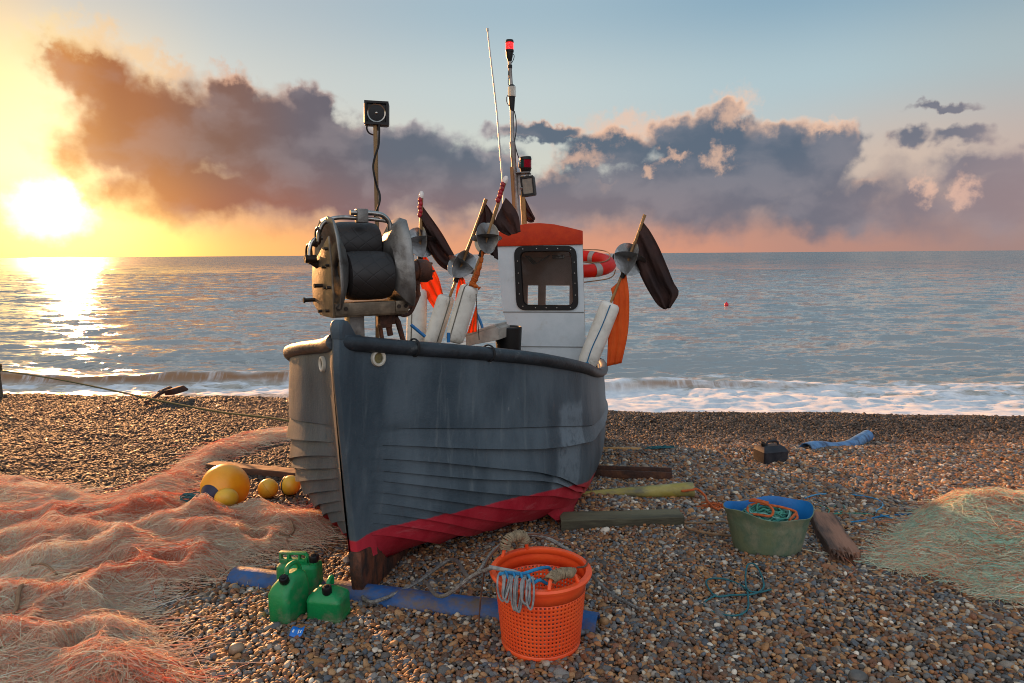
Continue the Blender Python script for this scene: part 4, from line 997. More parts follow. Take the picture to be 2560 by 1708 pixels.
mb.tube(curve_pts(W([(1174, 708), (1183, 713), (1194, 718), (1200, 722)], 4.9), 5), [.011 + .004 * sin(i) for i in range(16)], 8)
mb.build('wrapped_cloth', pmat('knotted orange cloth', (204, 104, 26), (160, 70, 18), 14, .75, transl=.25), _c, True)
marker('marker buoy right of the cabin with blue line along its white float', 5.62, [(1612, 537), (1584, 615), (1559, 677), (1527, 757), (1466, 914)], [(1528, 757), (1466, 914)], .083, (1573, 648), .138,
       [(M_BLACKF, [(1609, 557), (1625, 578), (1646, 616), (1666, 662), (1684, 706), (1697, 733), (1676, 770)], [(1580, 614), (1588, 650), (1598, 682), (1613, 714), (1630, 743), (1644, 763), (1660, 774)], .04),
        (M_ORANGEF, [(1566, 686), (1573, 745), (1570, 829), (1554, 908)], [(1527, 722), (1533, 757), (1522, 820), (1517, 916)], .010)], line=[(1526, 762), (1505, 815), (1480, 870), (1467, 908)], spin=.25)
def far_marker():
    d = 7.1; root = empty('marker_buoy', atd(1310, 640, d), 'thick bamboo marker pole with black flag standing behind the cabin roof', 'buoy', 'marker buoys stowed in the boat')
    mb = MB(); P = resample(W([(1303, 440), (1312, 580), (1316, 700)], d), 20); mb.tube(P, [.027 * (1.06 if i % 3 == 0 else 1) for i in range(20)], 10); mb.build('cane', pmat('pale bamboo', (166, 130, 72), (140, 106, 56), 10, .45), root, True)
    cloth('flag', M_BLACKF, W([(1313, 496), (1322, 515), (1331, 533), (1338, 546)], d), W([(1316, 552), (1322, 556), (1328, 557), (1334, 556)], d), root, .02)
far_marker()
def lifebuoy():
    c = atd(1432, 658, 7.22); M = Matrix.Translation(c) @ (Matrix.Rotation(radians(-10), 3, 'Z') @ Matrix.Rotation(radians(11), 3, 'X') @ Matrix.Rotation(radians(3), 3, 'Y')).to_4x4()
    root = empty('lifebuoy', M, 'red ring lifebuoy with pale bands lying beside the cabin', 'lifebuoy')
    R, r = .385, .067; mb = MB(); mb.tube([(R * cos(2 * pi * i / 56), R * sin(2 * pi * i / 56), 0) for i in range(56)], r, 16, closed=True); mb.build('ring', pmat('lifebuoy red', (206, 30, 12), (186, 24, 10), 8, .5, spec=.25), root)
    for a0 in (60, -48, 132, -132):
        mb = MB(); mb.tube([(R * cos(radians(a0 + k)), R * sin(radians(a0 + k)), 0) for k in range(-5, 6)], r + .003, 16, cap=False); mb.build('reflective_band', pmat('silver tape', (176, 170, 162), (150, 144, 136), 10, .4, metal=.3), root)
    mb = MB(); mb.tube(curve_pts([(R * 1.0 * cos(a) + .0, R * sin(a), r + .02 + .015 * sin(3 * a)) for a in [2 * pi * i / 14 for i in range(14)]], 5, True), .006, 6, closed=True)
    A = lambda u, v: M.inverted() @ atd(u, v, 6.85)
    mb.tube(curve_pts([A(1460, 706), A(1490, 702), A(1520, 697), A(1534, 688), A(1539, 674)], 6), .006, 6); mb.build('grab_line', pmat('old tan rope', (150, 118, 88), (120, 92, 66), 20, .9), root)
lifebuoy()
def boat_bits():
    # grey fish box, blue rods and a black tub just above the rail
    P = [bl(u, v, 1.9) for u, v in ((1163, 838), (1236, 815), (1248, 822), (1247, 850), (1165, 866))]
    root = empty('fish_box', BM @ P[0], 'grey white plastic fish box tilted behind the boat rail beside the cabin', 'box')
    mb = MB(); Q = [BM @ p for p in P]; d = Vector((.08, .42, -.02)); mb.prism(Q, d, bev=.006); mb.build('box_body', pmat('grey box plastic', (166, 160, 150), (140, 134, 126), 9, .6, c3=(96, 90, 84), dirt=.64), root, True, smooth=25)
    mb = MB(); rim = [Q[0], Q[1], Q[1] + d, Q[0] + d]; mb.tube(rim, .012, 6, closed=True); mb.build('rim', pmat('grey box plastic', (166, 160, 150)), root, True)
    mb = MB(); a = BM @ bl(1252, 838, 2.3); b_ = BM @ bl(1290, 850, 2.3); mb.lathe([(.06, 0), (.10, .01), (.105, .1), (.11, .2), (.1, .21), (.092, .2)], 24, Matrix.Translation(a.lerp(b_, .5) - Vector((0, 0, .12)))); tag(mb.build('black_tub', pmat('black plastic', (24, 24, 26), (34, 34, 36), 10, .45)), 'small black tub between the fish box and the cabin', 'tub')
    for lab, pts, d, r in (('short blue pipe sticking up over the rail at the upright white float', [(1027, 812), (1063, 842)], 4.5, .011), ('stub of blue pipe on the rail below the leaning floats', [(1121, 832), (1121, 856)], 4.45, .012), ('bent blue hose between the orange cloth and the cabin', [(1190, 783), (1199, 800), (1207, 824), (1209, 850)], 5.2, .011)):
        mb = MB(); p = W(pts, d); mb.tube(curve_pts(p, 6), r, 10); o = mb.build('blue_pipe', pmat('bright blue pipe', (22, 112, 176), (18, 92, 150), 12, .4)); tag(o, lab, 'pipe', 'blue pipe pieces in the boat')
    mb = MB(); mb.tube(curve_pts(W([(1190, 735), (1192, 770), (1195, 810), (1198, 850)], 4.7), 5), .0035, 6); tag(mb.build('hanging_cord', pmat('dark cord', (60, 50, 42), rough=.9)), 'thin dark cord hanging from the orange wrapped float', 'cord')
boat_bits()
# ------------------------------------------------------------------ gear on the shingle
def ground(pts, lift=.012):
    out = []
    for p in pts:
        w = at(p[0], p[1]); out.append(w + Vector((0, 0, lift + (p[2] if len(p) > 2 else 0))))
    return out
def on(u, v, yaw=0, sink=.008, pitch=0, rollx=0):
    p = at(u, v); return Matrix.Translation(p - Vector((0, 0, sink))) @ (Matrix.Rotation(radians(yaw), 3, 'Z') @ Matrix.Rotation(radians(pitch), 3, 'X') @ Matrix.Rotation(radians(rollx), 3, 'Y')).to_4x4()
def rsec(w, d, z, r, n=7, dx=0, dy=0):
    """rounded rectangle ring"""
    out = []
    for cx, cy, a0 in ((w / 2 - r, d / 2 - r, 0), (-w / 2 + r, d / 2 - r, 90), (-w / 2 + r, -d / 2 + r, 180), (w / 2 - r, -d / 2 + r, 270)):
        for k in range(n): a = radians(a0 + 90 * k / (n - 1)); out.append((cx + dx + r * cos(a), cy + dy + r * sin(a), z))
    return out
M_GREEN = pmat('green can plastic', (8, 132, 70), (4, 112, 62), 6, .45, bump=.25, bscale=55, c3=(112, 118, 92), dirt=.60, dscale=8)
M_CAP = pmat('black plastic', (24, 24, 26), (34, 34, 36), 10, .45)
def can(M, label, w, d, secs, cap, handle, mat=M_GREEN, name='jerry_can', cat='jerry can', group='green jerry cans by the bow', capr=.022, hr=.011, seam=None, zs=.9):
    M = M @ Matrix.Diagonal((1, 1, zs, 1)) if zs != 1 else M
    root = empty(name, M, label, cat, group)
    mb = MB(); rows = [rsec(w * a, d * b, z, min(r, w * a * .49, d * b * .49), dx=ox, dy=oy) for (a, b, z, r, ox, oy) in secs]
    V = mb.grid(rows, cv=True); mb.f(V[-1]); mb.f(V[0][::-1])
    if seam:
        for z, k in seam: mb.grid([rsec(w * k, d * k, z - .006, .02), rsec(w * k * 1.015, d * k * 1.02, z, .02), rsec(w * k, d * k, z + .006, .02)], cv=True)
    mb.build('can_body', mat, root, smooth=35)
    if cap:
        p, t = Vector(cap[0]), Vector(cap[1]).normalized(); T = Matrix.Translation(p) @ t.to_track_quat('Z', 'Y').to_matrix().to_4x4(); mb = MB()
        n = 40; R = capr
        mb.grid([[T @ Vector((rr * (1 + (.06 if j % 4 < 2 else 0)) * cos(2 * pi * j / n), rr * (1 + (.06 if j % 4 < 2 else 0)) * sin(2 * pi * j / n), z)) for j in range(n)] for rr, z in ((R * .8, -.015), (R, -.006), (R, .026), (R * .88, .032), (R * .5, .033), (R * .45, .04), (R * .01, .041))], cv=True, flip=True)
        mb.build('cap', M_CAP, root)
    for h in handle:
        mb = MB(); mb.tube(curve_pts(h, 6), hr, 10); mb.build('handle', mat, root)
    return root
def cans():
    # nearest slim can, with a sloping shoulder
    w, d = .125, .19
    secs = [(.9, .9, 0, .03, 0, 0), (1, 1, .012, .03, 0, 0), (1.0, 1.0, .10, .03, 0, 0), (.99, .98, .165, .03, 0, 0), (.93, .88, .20, .035, .004, .008), (.74, .7, .232, .035, .012, .02), (.5, .46, .252, .03, .016, .02), (.3, .3, .262, .018, .016, .015)]
    can(on(728, 1538, -22, .012, 0, -3), 'slim tall green jerry can in front, leaning, black cap on its right shoulder', w, d, secs, ((.03, -.055, .243), (.25, -.5, .9)), [[(.015, -.02, .25), (.012, -.012, .285), (.008, .02, .295), (.004, .06, .288), (0, .085, .255), (0, .09, .22)]], hr=.012)
    w, d = .178, .14
    secs = [(.97, .97, 0, .02, 0, 0), (1, 1, .008, .022, 0, 0), (.985, .985, .115, .022, 0, 0), (1.0, 1.0, .121, .022, 0, 0), (.985, .985, .127, .022, 0, 0), (.95, .93, .143, .025, 0, 0), (.62, .62, .168, .025, -.006, .004), (.4, .4, .176, .02, -.006, 0)]
    can(on(823, 1540, -10, .012), 'squat green jerry can with flat shoulders and central black cap, dusty on top', w, d, secs, ((.012, -.035, .176), (0, -.12, 1)), [[(.0, .0, .165), (-.002, .01, .20), (-.004, .03, .212), (-.006, .06, .208), (-.008, .068, .165)]], hr=.01, seam=[(.03, 1.0)])
    # rear can with a moulded handle plate along its top
    w, d = .225, .12; M = on(752, 1482, -6, .012)
    secs = [(.96, .94, 0, .025, 0, 0), (1, 1, .012, .03, 0, 0), (1, 1, .17, .03, 0, 0), (.98, .96, .192, .03, 0, 0), (.9, .6, .205, .02, 0, 0)]
    r = can(M, 'upright green jerry can at the back with pierced handle plate and black cap', w, d, secs, ((.085, -.01, .228), (.05, -.1, 1)), [], capr=.025)
    mb = MB()
    out = [(-.108, .2), (-.108, .245), (-.098, .26), (.02, .26), (.035, .25), (.06, .20)]
    # bars of the handle plate around its holes
    for x0, x1, z0, z1 in ((-.108, -.096, .19, .262), (-.066, -.05, .19, .262), (-.004, .006, .19, .25), (.034, .046, .19, .24)): mb.box(((x0 + x1) / 2, .005, (z0 + z1) / 2), (x1 - x0, .026, z1 - z0), bev=.004)
    mb.box((-.036, .005, .258), (.144, .027, .014), bev=.005); mb.box((-.036, .005, .214), (.14, .026, .02), bev=.004); mb.tube([(.03, .005, .258), (.05, .005, .235), (.062, .005, .2)], .011, 8); mb.tube([(.085, -.01, .19), (.085, -.01, .22)], .024, 12)
    mb.build('handle_plate', M_GREEN, r)
    # black can far off
    w, d = .27, .2; M = on(1926, 1150, 16, .014)
    secs = [(.97, .97, 0, .02, 0, 0), (1, 1, .012, .025, 0, 0), (1, 1, .11, .025, 0, 0), (1.02, 1.02, .118, .025, 0, 0), (.98, .97, .126, .025, 0, 0), (.86, .7, .152, .025, 0, 0), (.7, .4, .165, .02, 0, 0)]
    can(M, 'black plastic jerry can standing alone on the shingle beside the blue bent pipe', w, d, secs, ((-.085, -.0, .165), (-.3, 0, 1)), [[(-.055, .0, .15), (-.05, 0, .19), (-.02, 0, .204), (.04, 0, .204), (.072, 0, .188), (.078, 0, .15)]], zs=1, mat=pmat('black can plastic', (32, 35, 42), (48, 50, 56), 9, .6, bump=.2, c3=(66, 64, 66), dirt=.64, spec=.3), group=None, hr=.012)
cans()

M_ORG = pmat('orange basket plastic', (244, 92, 40), (236, 78, 32), 6, .42, bump=.2, bscale=50, c3=(196, 110, 84), dirt=.70, dscale=9)
M_ROPEN = pmat('natural rope', (150, 132, 106), (118, 102, 80), 40, .9, bump=.6, bscale=120)
def basket():
    M = on(1352, 1606, 0, .01); root = empty('fish_basket', M, 'orange perforated plastic basket with rope wrapped handles in front of the boat', 'basket')
    H = .395; M = M @ Matrix.Diagonal((1, 1, .93, 1)); RM[root] = M; root.matrix_world = M; rad = lambda z: (.172 + .034 * (z / H) ** .9)
    mb = MB(); n = 68; rows_n = 13; z0, z1 = .05, .31
    def P(a, z): r = rad(z); return (r * cos(a), r * sin(a), z)
    da = 2 * pi / n
    for i in range(rows_n):
        za, zb = z0 + (z1 - z0) * i / rows_n, z0 + (z1 - z0) * (i + 1) / rows_n; h0, h1 = za + (zb - za) * .26, za + (zb - za) * .74
        for j in range(n):
            a, b = j * da, (j + 1) * da; c, e = a + da * .28, a + da * .72
            q = [mb.v(P(x, z)) for x, z in ((a, za), (b, za), (b, zb), (a, zb))]; r = [mb.v(P(x, z)) for x, z in ((c, h0), (e, h0), (e, h1), (c, h1))]
            for k in range(4): mb.f([q[k], q[(k + 1) % 4], r[(k + 1) % 4], r[k]])
    bmesh.ops.remove_doubles(mb.bm, verts=list(mb.bm.verts), dist=1e-5)
    prof = [(.10, .002), (.160, .002), (.170, .006), (rad(.03), .03), (rad(.03) + .002, .034), (rad(.04), .038), (rad(z0), z0)]
    mb.grid([[(r * cos(j * da), r * sin(j * da), z) for j in range(n)] for r, z in prof], cv=True, flip=True)
    V = mb.grid([[(.10 * cos(j * da), .10 * sin(j * da), .002 + k * 0) for j in range(n)] for k in (0,)] + [[(.01 * cos(j * da), .01 * sin(j * da), .002) for j in range(n)]], cv=True)
    prof = [(rad(z1), z1), (rad(.35), .35), (rad(.365), .365), (rad(.37) + .008, .370), (rad(.38) + .020, .376), (rad(.39) + .022, .386), (rad(.39) + .016, .394), (rad(.38) - .001, .394), (rad(.36) - .006, .37)]
    mb.grid([[(r * cos(j * da), r * sin(j * da), z) for j in range(n)] for r, z in prof], cv=True, flip=True)
    mb.build('basket_body', M_ORG, root, solid=.004, smooth=40)
    for a0, lean in ((radians(126), 0), (radians(-62), 0)):
        c = lambda a, z, k=1.0: Vector((k * rad(.39) * cos(a), k * rad(.39) * sin(a), z))
        a1, a2 = a0 - .36, a0 + .36; ii = 16 if a0 > 0 else 18
        top = .475 if a0 > 0 else .44; k = .96 if a0 > 0 else .86
        h = curve_pts([c(a1, .395), c(a1 + .05, .43, (1 + k) / 2), c(a1 + .14, top, k), c(a0, top + .005, k * .985), c(a2 - .14, top, k), c(a2 - .05, .43, (1 + k) / 2), c(a2, .395)], 6)
        mb = MB(); mb.tube(h, .0085, 8); hd = mb.build('handle', M_ORG, root)
        mb = MB(); seg = curve_pts(h[7:-7], 5); N = 24; L = len(seg)
        for t in range(N):
            p = seg[int(t * (L - 2) / (N - 1))]; q = seg[int(t * (L - 2) / (N - 1)) + 1]; tt = (q - p).normalized(); x = tt.orthogonal().normalized(); y = tt.cross(x); R = .021 + random.uniform(-.002, .003)
            tw = random.uniform(-.004, .004)
            mb.tube([p + (x * cos(2 * pi * i / 14) + y * sin(2 * pi * i / 14)) * R + tt * tw * cos(2 * pi * i / 14) for i in range(14)], .0047, 6, closed=True)
        mb.build('rope_binding', M_ROPEN, hd)
    # hank of twine looped over the rim
    G = pmat('grey white cord', (150, 150, 148), (110, 114, 118), 30, .85); R_ = empty('cord_hank', M @ Matrix.Translation((-.16, -.1, .41)), 'hank of grey cord with blue cord looped over the left rim of the orange basket', 'cord')
    mb = MB(); B = lambda x, y, z: M @ Vector((x * 1.07, y * 1.07, z)); rim = .388
    rr = np.random.default_rng(12)
    for k in range(10):
        x = -.172 + .0125 * k + rr.normal(0, .006); y = -.128 - .0075 * k; s = rr.uniform(.35, 1.0) * (1.25 if 3 < k < 8 else .8); t = rr.normal(0, .012); w = rr.uniform(.012, .024)
        mb.tube(curve_pts([B(x + .02 + t, y + .05, rim + .042), B(x, y + .012, rim + .042), B(x - .006, y - .026, rim + .012), B(x - .004 + t * .5, y - .034, rim - .035 * s - .01), B(x + w * .5 + t, y - .037, rim - .062 * s - .012), B(x + w + t, y - .034, rim - .03 * s), B(x + w + .004, y - .014, rim + .032), B(x + w - t, y + .05, rim + .04)], 6), .0046, 7)
    mb.tube(curve_pts([B(-.21, -.06, rim + .045), B(-.16, -.1, rim + .055), B(-.1, -.12, rim + .05), B(-.03, -.15, rim + .03)], 6), .009, 8)
    mb.build('grey_loops', G, R_, True)
    mb = MB(); mb.tube(curve_pts([B(-.17, -.115, rim + .04), B(-.13, -.12, rim + .05), B(-.08, -.135, rim + .052), B(-.02, -.11, rim + .06), B(.03, -.06, rim + .04), B(.045, -.05, rim + .0)], 6), .0075, 8); mb.tube(curve_pts([B(-.04, -.165, rim + .02), B(-.01, -.15, rim + .03), B(.02, -.13, rim - .0)], 6), .007, 8)
    for k in range(4): mb.tube(curve_pts([B(-.15 + .03 * k, -.105 - .01 * k, rim + .03), B(-.145 + .03 * k, -.125 - .01 * k, rim + .058), B(-.135 + .03 * k, -.14 - .01 * k, rim + .03)], 5), .006, 6)
    mb.build('blue_cord', pmat('blue cord', (30, 128, 176), (24, 100, 150), 30, .8), R_, True)
    mb = MB(); mb.tube(curve_pts([B(-.27, .12, .02), B(-.255, .13, .2), B(-.22, .12, .38), B(-.12, .17, .46), B(.0, .18, .475), B(.12, .14, .45), B(.185, .09, .43), B(.20, .04, .41), B(.185, .0, .40), B(.15, -.02, .405)], 8), .0045, 6)
    mb.tube(curve_pts([B(-.03, -.155, rim + .03), B(.02, -.14, rim + .035), B(.09, -.13, rim + .05)], 6), .004, 6)
    tag(mb.build('rusty_wire', pmat('rusty wire', (104, 70, 52), (84, 56, 44), 30, .8)), 'rusty wire curving over the rim behind the orange basket', 'wire')
    # steel cable from the keel, past the basket
    mb = MB(); P = ground([(996, 1440, .02), (1004, 1478, .0), (940, 1512, .01), (907, 1497, .02), (912, 1512, .02), (945, 1521, .03), (1040, 1490, .06), (1130, 1445, .1)], .01) 
    top = [B(-.30, .12, .28), B(-.2, .2, .38), B(-.1, .25, .43), B(.0, .26, .43), B(.1, .25, .38), B(.2, .24, .28)]
    mb.tube(curve_pts([P[3], P[4], P[5], P[6], P[7]] + top + ground([(1490, 1470, .03), (1530, 1492, .0), (1600, 1530, 0)], .012), 8), .0098, 8)
    mb.tube(curve_pts([P[6] + Vector((.05, 0, .01)), B(-.42, .02, .24), B(-.28, -.02, .37), B(-.2, -.06, .43)], 8), .0092, 8)
    tag(mb.build('steel_cable', pmat('galvanised cable', (150, 146, 140), (112, 106, 102), 60, .5, metal=.6, bump=.8, bscale=160)), 'grey steel wire cable looping from the stem foot past the orange basket', 'cable')
basket()

def half_pipe(name, a, b, r, t, label, mat, group=None, arc=(-12, 192), bend=None, n=30, cat='pipe', r2=None, sink=.01):
    A, B = at(*a), at(*b); root = None
    d = B - A; mb = MB(); rows = []; side = Vector((-d.y, d.x, 0)).normalized()
    for i in range(n):
        k = i / (n - 1); p = A + d * k; p.z = g(p.x, p.y) + (A.z - g(A.x, A.y)) - sink + .012 * sin(k * 3.1) * 0
        if bend: p += side * bend[0] * sin(pi * k) + Vector((0, 0, bend[1] * k * k + bend[2] * sin(pi * 2 * k)))
        rk = r + ((r2 or r) - r) * k; rk *= 1 + .02 * sin(k * 17)
        out = [p + side * rk * cos(radians(w)) + Vector((0, 0, rk * sin(radians(w)))) for w in np.linspace(arc[0], arc[1], 20)]
        inn = [p + side * (rk - t) * cos(radians(w)) + Vector((0, 0, (rk - t) * sin(radians(w)))) for w in np.linspace(arc[1], arc[0], 20)]
        rows.append(out + inn)
    V = mb.grid(rows, cv=True); m = len(V[0])
    for E, fl in ((V[0], False), (V[-1], True)):
        for j in range(19):
            q = [E[j], E[j + 1], E[m - 2 - j], E[m - 1 - j]]; mb.f(q if fl else q[::-1])
    o = mb.build(name, mat, recalc=True, smooth=50); tag(o, label, cat, group); return o
M_BLUEP = pmat('scraped blue pipe', (24, 86, 146), (18, 66, 120), 9, .55, bump=.4, bscale=40, c3=(98, 80, 64), dirt=.535, dscale=7, stretch=(.7, 1, 1))
half_pipe('split_pipe', (588, 1446), (1494, 1568), .080, .012, 'long scraped blue half pipe laid on the shingle under the stem of the boat', M_BLUEP, n=60, sink=.014)
half_pipe('bent_pipe', (2015, 1122), (2168, 1098), .072, .010, 'faded blue bent pipe lying beyond the black jerry can', pmat('faded blue pipe', (66, 116, 168), (104, 142, 178), 7, .55, bump=.3, c3=(44, 66, 96), dirt=.56, dscale=9), arc=(-20, 200), bend=(-.05, .05, .0), n=40)
def yellow_pipe():
    A, B = at(1462, 1236), at(1732, 1243); A.z += .0; B.z += .062; d = B - A; root = empty('yellow_pipe', A, 'yellow tapering pipe with orange rope through its open end beside the boat', 'pipe')
    mb = MB(); pts = [A + d * k for k in np.linspace(-.1, 1, 24)]; rs = [.022 + .04 * max(0, k) ** .8 for k in np.linspace(-.1, 1, 24)]
    mb.tube(pts, rs, 24, cap=False); mb.tube([A + d * 1.0, A + d * .9], [.056, .05], 24, cap=True); 
    e = d.normalized(); x = e.orthogonal().normalized(); y = e.cross(x); V = mb.grid([[B + (x * cos(2 * pi * j / 24) + y * sin(2 * pi * j / 24)) * r for j in range(24)] for r in (.062, .056)], cv=True)
    mb.build('pipe_body', pmat('yellow pipe', (172, 158, 92), (150, 134, 58), 7, .5, bump=.2, c3=(92, 90, 72), dirt=.60, dscale=6, stretch=(.6, 1, 1)), root, True)
    r = pmat('orange rope', (196, 96, 44), (164, 76, 34), 40, .9, bump=.6, bscale=110); mb = MB()
    p0 = B + Vector((-.09, -.062, .012)); mb.tube(curve_pts([p0, B + Vector((-.03, -.064, .02)), B + Vector((.02, -.05, .02)), B + Vector((.08, -.06, -.03))] + ground([(1768, 1262, .02), (1790, 1278, .01), (1808, 1272, 0)], .008), 8), .0095, 8)
    mb.sphere(p0, .014, 10, 8, (1.6, .6, .8)); mb.build('rope', r, root, True)
    mb = MB(); rr = np.random.default_rng(4); c = at(1802, 1270)
    for k in range(60):
        a = rr.uniform(0, 6.28); l = rr.uniform(.05, .16); h = rr.uniform(.01, .04); mb.tube(curve_pts([c + Vector((rr.normal(0, .03), rr.normal(0, .02), .01)), c + Vector((l * .5 * cos(a), l * .4 * sin(a), h)), c + Vector((l * cos(a) * 1.3, l * .7 * sin(a), .008))], 4), .002, 4)
    tag(mb.build('rope_fray', r), 'frayed tuft of orange rope on the shingle between the yellow pipe and the tub', 'rope')
yellow_pipe()
M_TIMB = pmat('weathered timber', (104, 90, 74), (70, 60, 48), 5, .8, bump=1, bscale=26, c3=(44, 36, 30), dirt=.58, dscale=8, stretch=(.18, 1, 1))
def timber(name, a, b, w, h, label, mat, twist=0, cat='timber', lift=0, rough_end=False, rise=0):
    A, B = at(*a), at(*b); d = B - A; L = d.length; X = d.normalized(); Y = Vector((-X.y, X.x, 0)).normalized(); Z = X.cross(Y); M = Matrix.Translation(A) @ Matrix((X, Y, Z)).transposed().to_4x4()
    root = tag(bpy.data.objects.new('x', None)); bpy.data.objects.remove(root)
    mb = MB(); n = 26; rows = []; rr = np.random.default_rng(int(a[0]))
    for i in range(n):
        k = i / (n - 1); wv = .004 * sin(k * 9) + rr.normal(0, .0012)
        e = 1.0
        rows.append([(L * k, y * w / 2 + wv + rr.normal(0, .0012), z * h - .012 + rr.normal(0, .0012) + rise * k) for y, z in ((-1, 0), (-1, .5), (-1, .93), (-.93, 1), (-.4, 1.01), (.3, .99), (.93, 1), (1, .93), (1, .4), (1, 0))])
    V = mb.grid(rows, cv=True)
    if rough_end:
        for (E, sg) in ((V[-1], 1),):
            for v in E: v.co.x += rr.uniform(-.05, .03)
            b_ = mb
            for _ in range(22):
                y, z = rr.uniform(-.45, .45) * w, rr.uniform(.05, .9) * h; l = rr.uniform(.03, .12); s = rr.uniform(.005, .011)
                mb.tube([(L - .06, y, z), (L - .02 + l * .5, y + rr.normal(0, .004), z), (L - .02 + l, y + rr.normal(0, .006), z - .01)], [s, s * .8, .001], 5)
    mb.f(V[0]); mb.f(V[-1][::-1])
    o = mb.build(name, mat, recalc=True, smooth=30); o.matrix_world = M; tag(o, label, cat); return o
timber('plank', (1400, 1317), (1703, 1308), .16, .088, 'greenish weathered plank poking out from under the boat beside the bilge keel', pmat('green weathered timber', (106, 98, 74), (74, 70, 52), 5, .8, bump=1, bscale=24, c3=(46, 40, 32), dirt=.6, dscale=7, stretch=(.16, 1, 1)), cat='plank')
timber('plank', (2052, 1300), (2112, 1402), .17, .07, 'split driftwood plank with jagged reddish end lying against the green tub', pmat('split driftwood', (150, 104, 80), (108, 76, 60), 4, .8, bump=1.2, bscale=22, c3=(48, 36, 30), dirt=.55, dscale=7, stretch=(.15, 1, 1)), cat='plank', rough_end=True)
timber('plank', (528, 1172), (760, 1196), .13, .075, 'brown timber beam lying behind the big yellow buoy', pmat('brown timber', (122, 82, 56), (86, 58, 42), 5, .75, bump=1, bscale=24, c3=(50, 36, 28), dirt=.6, dscale=7, stretch=(.16, 1, 1)), cat='plank')
def channel():
    A, B = at(1480, 1188), at(1680, 1195); d = B - A; L = d.length; X = d.normalized(); Y = Vector((-X.y, X.x, 0)); Z = X.cross(Y)
    mb = MB(); mb.M = Matrix.Translation(A) @ Matrix((X, Y, Z)).transposed().to_4x4()
    for x0 in (0,):
        mb.box((L / 2 - .1, 0, .022), (L + .2, .13, .012), bev=.002); mb.box((L / 2 - .1, -.064, .035), (L + .2, .012, .075), bev=.002); mb.box((L / 2 - .1, .064, .035), (L + .2, .012, .075), bev=.002)
    o = mb.build('steel_channel', pmat('rusty channel', (84, 54, 42), (58, 42, 36), 8, .7, metal=.3, bump=.6, c3=(110, 70, 46), dirt=.62)); tag(o, 'dark rusty steel channel lying on the shingle behind the yellow pipe', 'channel')
channel()
M_CANE = pmat('split cane', (190, 142, 84), (160, 112, 60), 9, .55, stretch=(.3, 1, 1), bump=.3)
half_pipe('split_cane', (1490, 1122), (1602, 1124), .032, .006, 'pale split cane pipe lying close to the boat side, left of the teal rope tangle', M_CANE)
half_pipe('split_cane', (1618, 1122), (1768, 1113), .03, .006, 'brown split cane pipe with upturned open end above the teal rope tangle', pmat('brown split cane', (150, 104, 66), (120, 82, 54), 9, .6, stretch=(.3, 1, 1)), arc=(170, 372))
def tangle(name, u, v, ru, rv, n, r, mat, label, cat='rope', h=.03, seed=1, k=7, base=None):
    rr = np.random.default_rng(seed); c = base or at(u, v); mb = MB()
    for _ in range(n):
        a0 = rr.uniform(0, 6.28); P = []
        q = rr.uniform(.45, 1); cx, cy = rr.normal(0, .18, 2)
        for i in range(k):
            a = a0 + 2 * pi * i / k * rr.uniform(.7, 1.1); x = ru * (q * cos(a) + cx); y = rv * (q * sin(a) + cy); p = c + Vector((x, y, 0))
            p.z = (c.z if base else g(p.x, p.y)) + r + .008 + rr.uniform(0, h) * (1.2 - hypot(x / ru, y / rv) * .5); P.append(p)
        mb.tube(curve_pts(P, 6), r, 5)
    o = mb.build(name, mat); tag(o, label, cat); return o
M_TEAL = pmat('teal rope', (40, 104, 110), (30, 82, 92), 40, .8, bump=.5, bscale=120)
tangle('rope_tangle', 1655, 1124, .17, .05, 7, .0042, M_TEAL, 'tangle of teal rope on the shingle between two split canes', seed=6)

